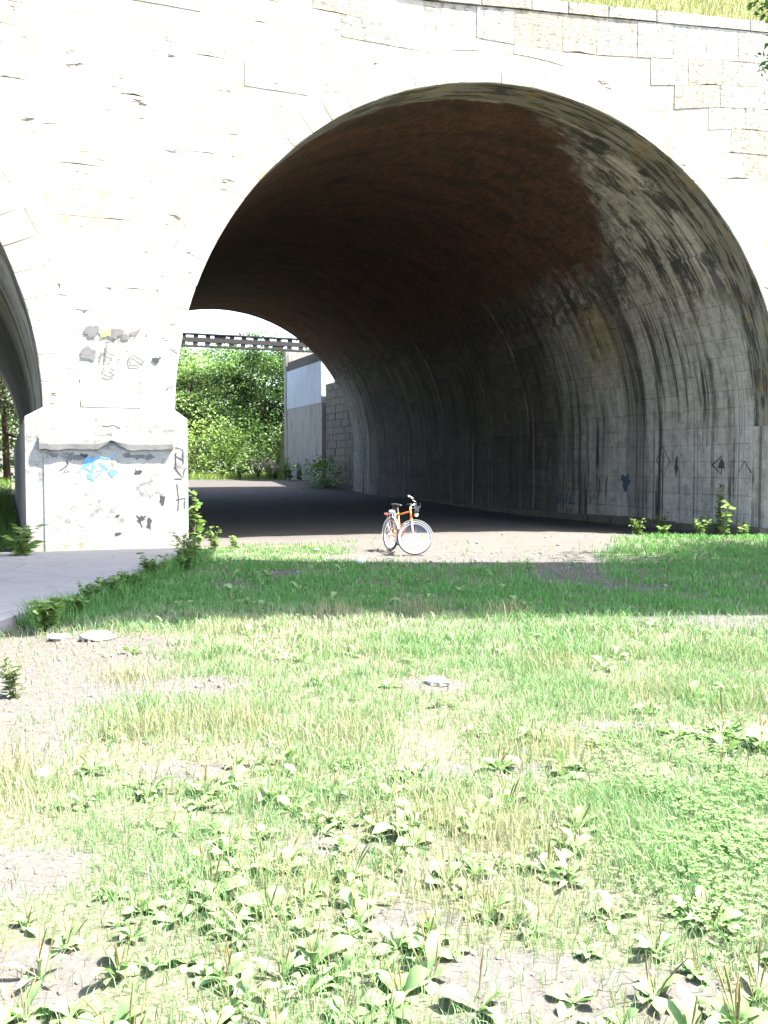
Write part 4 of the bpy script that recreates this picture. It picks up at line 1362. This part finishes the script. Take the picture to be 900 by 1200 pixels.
def plantains():
    r = random.Random(31)
    def put(x, y, sc, nl, ns, label, group):
        for (a, b) in spots:
            if (a - x) ** 2 + (b - y) ** 2 < .0045: return
        spots.append((x, y))
        t = thing("plantain", label, "plant", (x, y, float(gz(x, y))), r.uniform(0, 6.28), group)
        a0 = r.uniform(0, 6.28)
        pool = [LEAVES[k] for k in r.choice([(0, 1, 4, 6, 11, 12), (2, 3, 5, 7, 13), (8, 9, 10, 2), (0, 4, 11, 12, 13, 6), (1, 3, 7, 12)])]
        for i in range(nl):
            o = obj("leaf", r.choice(pool), t)
            o.rotation_euler = (r.uniform(-.4, .4), -r.uniform(-.05, .45) if i % 4 else -r.uniform(.4, .95), a0 + i * 2.4 + r.uniform(-.35, .35))
            q = sc * r.uniform(.7, 1.15); o.scale = (q, q * r.uniform(.85, 1.15), q)
        for i in range(ns):
            o = obj("seed_stalk", r.choice(STALKS), t); o.rotation_euler = (r.uniform(-.3, .3), r.uniform(-.3, .3), r.uniform(0, 6))
            o.location = (r.uniform(-.015, .015), r.uniform(-.015, .015), 0); q = r.uniform(.7, 1.15) * sc; o.scale = (q, q, q)
    la = "broadleaf plantain rosette crowded in the foreground patch of plantains"; ga = "plantains in the foreground patch"
    n = 0; tries = 0
    while n < 185 and tries < 6000:
        tries += 1
        y = r.uniform(2.3, 3.4) if r.random() < .5 else r.uniform(3.2, 5.0)
        x = r.uniform(-.43 * y, .36 * y) if y < 3.3 else r.uniform(-.36 * y, .22 * y)
        if float(fnoise(x, y, 1.9)) < .40 and r.random() < .75: continue
        if float(bare(np.array(x), np.array(y))) > .5 and r.random() < .6: continue
        k = len(spots)
        side = "left" if x < -.12 * y else "middle" if x < .1 * y else "right"
        row = "nearest the camera" if y < 3.0 else "midway back" if y < 3.8 else "farthest back"
        put(x, y, r.choice([.42, .52, .62, .7, .84]) * r.uniform(.9, 1.1), r.randint(6, 12), r.choice([0, 1, 2, 3, 4, 5]), "broadleaf plantain rosette in the %s of the foreground patch, %s" % (side, row), "foreground plantains, %s, %s" % (side, row))
        n += len(spots) - k
    for x, y, sc, nl, ns in [(1.0, 2.62, 1.0, 9, 6), (1.12, 2.75, .95, 8, 5), (.9, 2.5, 1.05, 9, 4), (1.28, 2.95, .8, 7, 2)]:
        put(x, y, sc, nl, ns, "large plantain with tall brown seed spikes near the lower right corner", "spiked plantains by the corner")
    for i in range(16):
        put(r.uniform(1.75, 2.35), r.uniform(4.5, 5.6), r.uniform(.8, 1.15), r.randint(6, 9), r.choice([1, 2, 3]), "plantain rosette beside the clover at the right edge of the lawn", "plantains at the right edge")
    for i in range(42):
        y = r.uniform(5.3, 9.6)
        put(r.uniform(-.33, .38) * y, y, r.uniform(.7, 1.0), r.randint(5, 8), r.choice([0, 0, 1, 2]), "small plantain rosette scattered in the sunlit middle of the lawn", "plantains in the mid lawn")
    for i in range(26):
        y = r.uniform(10.3, 15.0)
        put(r.uniform(-.25, .16) * y, y, r.uniform(.9, 1.25), r.randint(6, 9), r.choice([0, 1, 2]), "plantain rosette in the shaded band of lawn before the arch", "plantains in the shade")
plantains()

def gravel():
    r = np.random.default_rng(404)
    n = 14000
    y = np.sqrt(r.uniform(2.2 ** 2, 17.5 ** 2, n)); x = r.uniform(-1, 1, n) * (CAMX * y + .4)
    b = bare(x, y)
    k = (r.random(n) < b * .8 + .06) & ~((x < -3.6) & (y > 8.5)); x, y = x[k], y[k]; n = len(x)
    c = np.stack([x, y, gz(x, y) + .002], 1)
    sz = (r.uniform(.003, .011, n) * (1 + 1.6 * (r.random(n) < .06)))[:, None] * (1 + .05 * y)[:, None]
    D = np.array([[1, 0, 0], [0, 1, 0], [-1, 0, 0], [0, -1, 0], [0, 0, .8], [0, 0, -.5]])
    V = c[:, None, :] + D[None] * sz[:, None, :] * r.uniform(.6, 1.3, (n, 6, 1))
    i = np.arange(n)[:, None, None] * 6
    T = np.array([[0, 1, 4], [1, 2, 4], [2, 3, 4], [3, 0, 4], [1, 0, 5], [2, 1, 5], [3, 2, 5], [0, 3, 5]])[None] + i
    kk = r.random(n)[:, None]
    col = np.repeat(np.array([.26, .245, .225]) * kk + np.array([.09, .08, .07]) * (1 - kk), 6, axis=0)
    t = NT("gravel", .9, .2); at_ = t.n("ShaderNodeVertexColor", layer_name="Col"); t.base(t.mix(t.math('MULTIPLY', t.noise(t.coord(), 90), .5), at_.outputs[0], (.1, .09, .08)))
    o = obj("gravel", np_mesh("gravel", V.reshape(-1, 3), None, T.reshape(-1, 3), col), None, t.m, "stuff")
    tag(o, "small loose stones and crumbs on the bare soil", "gravel")
gravel()

# ------------------------------------------------------------------ weeds and saplings
def weed(name, label, x, y, h, nst, leaf, cA, cB, seed, spread=.5, perst=16, aspect=.5, cat="plant", group=None, base=None, flower=None):
    r = np.random.default_rng(seed)
    z0 = float(gz(x, y)) if base is None else base
    t = thing(name, label, cat, (x, y, z0), 0, group)
    mb = MB(); Ps = []; Os = []; tips = []
    for i in range(nst):
        a = r.uniform(0, 2 * PI); hh = h * r.uniform(.55, 1.05)
        tx, ty = math.cos(a) * spread * hh * r.uniform(.2, 1), math.sin(a) * spread * hh * r.uniform(.2, 1)
        p = [Vector((r.normal() * .02, r.normal() * .02, -.02)), Vector((tx * .4, ty * .4, hh * .55)), Vector((tx, ty, hh))]
        mb.tube(p, [.006 * (h + .4), .004 * (h + .4), .0015], 5)
        tips.append(p[2])
        for k in range(perst):
            u_ = r.uniform(.12, 1)
            q = p[0].lerp(p[1], u_ / .55) if u_ < .55 else p[1].lerp(p[2], (u_ - .55) / .45)
            Ps.append(q + Vector(r.normal(size=3) * leaf * .12)); b = r.uniform(0, 2 * PI); Os.append((math.cos(b), math.sin(b), .2))
    mb.build("stem", M['stalk'], t)
    V, Q, col = leaf_quads(np.array(Ps), leaf, r, up=.8, colA=cA, colB=cB, aspect=aspect, out=np.array(Os) * 2.5)
    obj("leaves", np_mesh("leaves", V, Q, None, col), t, M['plantain'])
    if flower:
        fm = MB()
        for q in tips:
            for k in range(5): fm.ball(q + Vector(r.normal(size=3) * .07), .035, 6, 4)
        fm.build("blossom", flower, t)
    return t
LT = ((.11, .19, .05), (.17, .26, .08)); DK = ((.07, .14, .04), (.12, .21, .06))
p = W(.16, -.05); weed("sapling", "leafy sapling growing up the right edge of the pier", p.x, p.y, 1.15, 4, .17, *LT, 61, .12, 16, .62)
p = W(.45, -.5); weed("weed", "low bright weed at the pier's right foot", p.x, p.y, .45, 7, .10, *LT, 62, .5, 16)
p = W(.9, -.2); weed("weed", "pale weed just right of the pier's foot on the lit ground", p.x, p.y, .25, 6, .09, *LT, 63, .7, 12)
p = W(13.2, .25); weed("sapling", "bright broad leaved sapling at the foot of the vault wall", p.x, p.y, .95, 4, .17, *LT, 64, .25, 14, .65)
p = W(14.2, 1.5); weed("sapling", "tall dark sapling against the streaked vault wall", p.x, p.y, 1.7, 5, .13, *DK, 65, .15, 26)
for i, (s_, v_, h_, lab) in enumerate([(12.6, .4, .5, "low bright weed left of the sapling at the vault wall"), (13.6, 1.4, .55, "dark weed between sapling and the far weeds at the vault wall"), (13.2, 2.6, .6, "dark bushy weed at the vault wall's foot"),
                                      (11.6, .55, .3, "small pale weed on the edge of the lit ground by the vault wall"), (10.9, .6, .42, "single pale weed standing farthest left at the vault wall"), (14.1, .6, .4, "shaded weed right of the sapling at the vault wall"), (13.7, .1, .35, "low pale weed right of the bright sapling")]):
    p = W(s_, v_); weed("weed", lab, p.x, p.y, h_, 9, .10, *(DK if 'dark' in lab or 'shaded' in lab else LT), 70 + i, .6, 16, group="weeds along the vault wall")
for i, (x, y, h_, lab) in enumerate([(-3.25, 15.7, .75, "tall nettle clump at the far end of the concrete edge"), (-3.2, 15.0, .55, "nettle clump second from the pier along the concrete edge"), (-3.3, 13.4, .62, "bushy nettle clump midway along the concrete edge"), (-3.35, 12.4, .4, "low nettle clump midway along the concrete edge"),
                                     (-3.4, 11.6, .42, "nettle clump in the nearer half of the concrete edge"), (-3.45, 10.9, .4, "grassy nettle clump in the nearer half of the concrete edge"), (-3.4, 10.2, .34, "nettle clump nearest the camera in the shaded concrete edge"), (-3.05, 14.4, .35, "small nettle out on the lawn by the concrete edge")]):
    weed("nettle", lab, x, y, h_ * .72, 22, .075, *DK, 90 + i, .75, 20, .5, group="nettles along the concrete edge")
weed("bush", "bright leafy bush in the sun at the concrete path's near corner", -3.35, 9.25, .33, 22, .10, *LT, 110, .6, 18, .6, cat="bush")
weed("thistle", "upright grey green thistle on bare soil at the left edge", -2.6, 6.5, .32, 8, .08, (.10, .14, .07), (.15, .19, .10), 111, .4, 18, .3)
weed("bush", "spreading bright plant with long leaves at the pier's left foot", -6.05, 15.7, .55, 12, .24, *LT, 112, .6, 9, .3, base=.05)
weed("weed", "second long leaved plant at the left edge by the path", -6.75, 15.3, .5, 10, .22, *LT, 113, .6, 9, .3, base=.05)
for i in range(9):
    s_, v_ = [(13.2, 42.2), (12.3, 43.0), (11.3, 44.2), (13.9, 41.0), (12.7, 41.6), (10.4, 45.2), (14.0, 39.4), (13.6, 43.6), (13.3, 40.0)][i]
    p = W(s_, v_)
    lab = ["pink flowered weed", "pink flowered weed"][0] if i in (0, 1, 4) else "leafy roadside weed"
    weed("weed", lab + " on the verge before the abutment", p.x, p.y, rnd.uniform(.7, 1.5), 10, .2, *LT, 120 + i, .4, 20, .45, group="flowering weeds by the abutment" if i in (0, 1, 4) else "leafy weeds by the abutment",
         flower=(plain("pink_blossom", (.42, .28, .32), .8) if i in (0, 1, 4) else None))
for i in range(12):
    p = W(rnd.uniform(15.0, 15.6), 31.9 + i * .41)
    bm_ = weed("moss_tuft", "tuft of greenery hanging on top of the mossy retaining wall", p.x, p.y, .3, 6, .16, *DK, 140 + i, 1.2, 12, group="tufts on the retaining wall", base=6.4)

# loose stones and scraps on the ground
def stone_at(name, label, x, y, r_, mat, flat=.55, seed=0):
    q = random.Random(seed); mb = MB(); mb.ball((0, 0, r_ * flat * .5), (r_, r_ * .75, r_ * flat), 8, 5)
    mb.v = [(a * q.uniform(.8, 1.2), b * q.uniform(.8, 1.2), c * q.uniform(.8, 1.2)) for a, b, c in mb.v]
    o = mb.build(name, mat, None, smooth=False); o.location = (x, y, float(gz(x, y))); o.rotation_euler.z = q.uniform(0, 6)
    return tag(o, label, "stone" if mat is M['pebble'] else "litter")
stone_at("stone", "white stone on the lit ground left of the bicycle", at(423, 15.3), 15.35, .09, M['litter'], .7, 1)
stone_at("stone", "pale stone on the lit track before the tunnel shade", at(371, 17.4), 17.3, .07, M['pebble'], .6, 2)
stone_at("stone", "flat pale stone on bare soil by the concrete corner", at(112, 8.6), 8.6, .17, M['pebble'], .3, 3)
stone_at("stone", "smaller flat stone left of the flat pale one on bare soil", at(62, 8.65), 8.75, .13, M['pebble'], .3, 4)
stone_at("stone", "pale half buried stone in the middle of the lawn", at(513, 6.85), 6.8, .1, M['pebble'], .35, 5)
stone_at("stone", "white stone at the left edge beside straw tufts", at(48, 4.75), 4.7, .05, M['litter'], .6, 6)
for i, (px_, d_) in enumerate([(560, 19.2), (655, 18.6), (640, 20.6), (590, 21.5)]):
    stone_at("stone", ["small stone on the track right of the bicycle", "small stone on the track near the shade edge", "dim stone inside the arch behind the bicycle", "dim stone deeper inside the arch"][i], at(px_, d_), d_, .05, M['pebble'], .6, 20 + i)

# ------------------------------------------------------------------ bicycle
def bicycle():
    R_ = .34
    x0, y0 = .11, 17.34
    ang = math.atan2(-.90, .44)
    t = thing("bicycle", "orange framed bicycle standing on the sunlit track, front wheel turned aside", "bicycle", (x0, y0, float(gz(x0, y0)) + .002), ang)
    t.rotation_euler = (R(-3.5), 0, ang)
    t.scale = (.91, .91, .91)
    orange = plain("orange_enamel", (.75, .20, .035), .3, 0, .5, .05)
    silver = plain("bare_aluminium", (.62, .63, .65), .35, .75, .5, .05)
    chrome = plain("polished_steel", (.7, .7, .72), .2, .9, .5, .05)
    rubber = plain("black_rubber", (.03, .03, .03), .7, 0, .3, .2)
    greyr = plain("grey_tyre", (.24, .24, .25), .8, 0, .2, .15)
    black = plain("black_plastic", (.02, .02, .022), .45, 0, .4, .1)
    white = plain("white_grip", (.75, .75, .75), .5, 0, .4, .05)
    red = plain("red_reflector", (.7, .06, .03), .25, 0, .6, .05)
    def circ(r, n=40, c=(0, 0, 0)):
        return [(c[0] + r * math.cos(2 * PI * i / n), c[1], c[2] + r * math.sin(2 * PI * i / n)) for i in range(n)]
    def wheel(parent):
        w = bpy.data.objects.new("wheel", None); C.objects.link(w); w.parent = parent
        mb = MB(); mb.tube(circ(R_ - .021, 44), .021, 8, closed=True); mb.build("tyre", rubber, w, True)
        # pale grey sidewalls
        mb = MB(); mb.tube([(x, .014, z) for x, y, z in circ(R_ - .024, 44)], .013, 6, closed=True); mb.tube([(x, -.014, z) for x, y, z in circ(R_ - .024, 44)], .013, 6, closed=True)
        mb.build("sidewall", greyr, w, True)
        mb = MB(); mb.tube(circ(R_ - .052, 44), .014, 6, closed=True); mb.build("rim", silver, w, True)
        mb = MB(); mb.tube([(0, -.055, 0), (0, .055, 0)], .018, 10); mb.tube([(0, -.03, 0), (0, -.026, 0)], .032, 10); mb.tube([(0, .026, 0), (0, .03, 0)], .032, 10); mb.build("hub", silver, w)
        mb = MB()
        for i in range(36):
            a = 2 * PI * i / 36; b = a + (.35 if i % 4 < 2 else -.35); sd = .028 if i % 2 else -.028
            mb.tube([(.03 * math.cos(b), sd, .03 * math.sin(b)), ((R_ - .06) * math.cos(a), 0, (R_ - .06) * math.sin(a))], .0017, 4, caps=False)
        mb.build("spokes", chrome, w)
        mb = MB(); a = 1.0
        mb.box(-.03, .03, -.008, .008, -.014, .014); o = mb.build("wheel_reflector", plain("amber_reflector", (.8, .45, .04), .3), w)
        o.location = (.2 * math.cos(.35), 0, .2 * math.sin(.35)); o.rotation_euler = (0, .6, 0)
        return w
    def part(name, mat, fn, parent=t, smooth=True):
        mb = MB(); fn(mb); return mb.build(name, mat, parent, smooth)
    rw = wheel(t); rw.location = (0, 0, R_)
    BBp = (.44, 0, .29); SEAT = (.27, 0, .80); HT = (.80, 0, .86); HB = (.85, 0, .70)
    def frame(mb):
        mb.tube([BBp, SEAT], .016, 8); mb.tube([(.285, 0, .755), (.805, 0, .84)], .016, 8); mb.tube([BBp, (.845, 0, .715)], .019, 8); mb.tube([(.79, 0, .89), (.855, 0, .69)], .022, 8)
        for sd in (-1, 1):
            mb.tube([(.44, .03 * sd, .29), (0, .065 * sd, R_)], .010, 6); mb.tube([(.28, .02 * sd, .74), (0, .065 * sd, R_)], .008, 6)
    part("frame", orange, frame)
    part("seat_post", silver, lambda mb: mb.tube([SEAT, (.24, 0, .92)], .013, 8))
    def saddle(mb):
        n = 9
        for i in range(1): pass
        vs = []; fs = []
        for i in range(n):
            q = i / (n - 1); xx = .11 + .27 * q; w = .085 * (1 - q) ** .7 + .022; h = .045 - .015 * q
            for k in range(8):
                a = 2 * PI * k / 8; vs.append((xx, w * math.cos(a), .955 - .015 * q + h * .5 * math.sin(a)))
        for i in range(n - 1):
            for k in range(8): fs.append((i * 8 + k, i * 8 + (k + 1) % 8, i * 8 + 8 + (k + 1) % 8, i * 8 + 8 + k))
        fs += [tuple(range(7, -1, -1)), tuple((n - 1) * 8 + k for k in range(8))]
        mb.add(vs, fs)
    part("saddle", black, saddle)
    part("saddle_bag", black, lambda mb: mb.ball((.13, 0, .89), (.07, .05, .045), 8, 6))
    def mud(mb):
        pts = [((R_ + .03) * math.cos(a), 0, R_ + (R_ + .03) * math.sin(a)) for a in np.linspace(.35, 3.3, 22)]
        vs = []; fs = []
        for p_ in pts:
            for yy, dz in ((-.028, -.012), (0, 0), (.028, -.012)):
                rr = Vector((p_[0], 0, p_[2] - R_)); rr = rr * (1 + dz / rr.length); vs.append((rr.x, yy, rr.z + R_))
        for i in range(len(pts) - 1):
            for k in range(2): fs.append((i * 3 + k, i * 3 + k + 1, i * 3 + 4 + k, i * 3 + 3 + k))
        mb.add(vs, fs)
        for sd in (-1, 1): mb.tube([(0, .06 * sd, R_), (-.33, .03 * sd, R_ + .17)], .0025, 4)
    part("rear_mudguard", silver, mud)
    def rack(mb):
        for sd in (-1, 1):
            mb.tube([(.2, .05 * sd, .765), (-.24, .06 * sd, .755)], .006, 6); mb.tube([(0, .075 * sd, R_), (-.1, .06 * sd, .755)], .006, 6); mb.tube([(0, .075 * sd, R_), (.03, .06 * sd, .757)], .006, 6)
        for xx in (-.24, -.12, 0, .1): mb.tube([(xx, -.06, .757), (xx, .06, .757)], .005, 6)
        mb.tube([(.2, -.02, .77), (-.24, -.02, .76)], .004, 5); mb.tube([(.2, .02, .77), (-.24, .02, .76)], .004, 5)
    part("rear_rack", silver, rack)
    part("rack_bundle", white, lambda mb: mb.ball((.0, 0, .80), (.12, .055, .035), 8, 6))
    part("tail_light", red, lambda mb: mb.box(-.275, -.25, -.04, .04, .72, .765), smooth=False)
    def crank(mb):
        mb.tube([(.44, -.065, .29), (.44, .065, .29)], .018, 8)
        mb.tube([(.44, -.06, .29), (.56, -.075, .17)], .009, 6); mb.tube([(.44, .06, .29), (.32, .075, .41)], .009, 6)
        for k in range(24): pass
        mb.tube([(.44 + .095 * math.cos(a), -.05, .29 + .095 * math.sin(a)) for a in np.linspace(0, 2 * PI, 25)[:-1]], .006, 5, closed=True)
    part("crankset", silver, crank)
    for sd, xx, zz in ((-1, .56, .17), (1, .32, .41)):
        part("pedal", black, lambda mb: mb.box(xx - .045, xx + .045, min(.08 * sd, .17 * sd), max(.08 * sd, .17 * sd), zz - .012, zz + .012), smooth=False)
    part("chain", rubber, lambda mb: (mb.tube([(.43, -.05, .385), (0, -.05, .375)], .005, 4), mb.tube([(.43, -.05, .195), (0, -.05, .305)], .005, 4)))
    part("kickstand", silver, lambda mb: mb.tube([(.1, .07, .31), (.16, .16, .17), (.2, .24, .012)], .009, 6))
    part("bottle", white, lambda mb: mb.tube([(.55, .0, .45), (.63, .0, .58)], .034, 10))
    # steering: everything ahead of the head tube turns 66 degrees to the left
    pivot = Matrix.Translation((.8225, 0, .79)) @ Matrix.Rotation(R(64), 4, Vector((-.065, 0, .2)).normalized())
    def loc(p): return (p[0] - .8225, p[1], p[2] - .79)
    def fpart(name, mat, fn, smooth=True):
        mb = MB(); fn(mb)
        mb.v = [tuple(pivot @ Vector(loc(p))) for p in mb.v]
        return mb.build(name, mat, t, smooth)
    FA = (1.0, 0, R_)
    # keep the front tyre on the ground after turning
    fw = wheel(t); fw.matrix_basis = pivot @ Matrix.Translation(loc(FA))
    def fork(mb):
        for sd in (-1, 1): mb.tube([(.87, .055 * sd, .66), (.915, .06 * sd, .5), FA[:1] + (.06 * sd,) + FA[2:]], [.016, .014, .010], 8)
        mb.tube([(.87, -.06, .67), (.87, .06, .67)], .018, 8); mb.tube([(.862, 0, .69), (.78, 0, .93)], .014, 8)
    fpart("fork", plain("cream_enamel", (.85, .55, .25), .3, 0, .5, .05), fork)
    fpart("stem", silver, lambda mb: mb.tube([(.775, 0, .95), (.86, 0, 1.0)], .014, 8))
    fpart("handlebar", black, lambda mb: mb.tube([(.74, -.29, 1.05), (.82, -.2, 1.04), (.86, -.08, 1.0), (.86, .08, 1.0), (.82, .2, 1.04), (.74, .29, 1.05)], .011, 8))
    for sd in (-1, 1):
        fpart("grip", white if sd < 0 else black, lambda mb: mb.tube([(.70, .30 * sd, 1.055), (.79, .235 * sd, 1.045)], .017, 8))
        fpart("brake_lever", silver, lambda mb: mb.tube([(.85, .15 * sd, 1.01), (.87, .24 * sd, .99), (.8, .3 * sd, .99)], .006, 5))
    fpart("bar_bag", black, lambda mb: (mb.box(.88, .96, -.07, .07, .85, .95), mb.box(.885, .965, -.072, .072, .945, .965)), smooth=False)
    fpart("headlight", silver, lambda mb: mb.ball((.93, 0, .80), (.045, .04, .04), 8, 6))
    fpart("bell", chrome, lambda mb: mb.ball((.85, .1, 1.03), .03, 8, 6))
    def fm(mb):
        vs = []; fs = []
        A_ = np.linspace(.5, 2.7, 16)
        for a in A_:
            for yy, dr_ in ((-.028, -.012), (0, 0), (.028, -.012)):
                rr = R_ + .028 + dr_; vs.append((FA[0] + rr * math.cos(a), yy, R_ + rr * math.sin(a)))
        for i in range(len(A_) - 1):
            for k in range(2): fs.append((i * 3 + k, i * 3 + k + 1, i * 3 + 4 + k, i * 3 + 3 + k))
        mb.add(vs, fs)
    fpart("front_mudguard", silver, fm)
    fpart("brake_cable", black, lambda mb: mb.tube([(.87, .15, 1.01), (.95, .1, 1.08), (.97, .02, .98), (.88, 0, .74)], .004, 5))
    return t
bicycle()
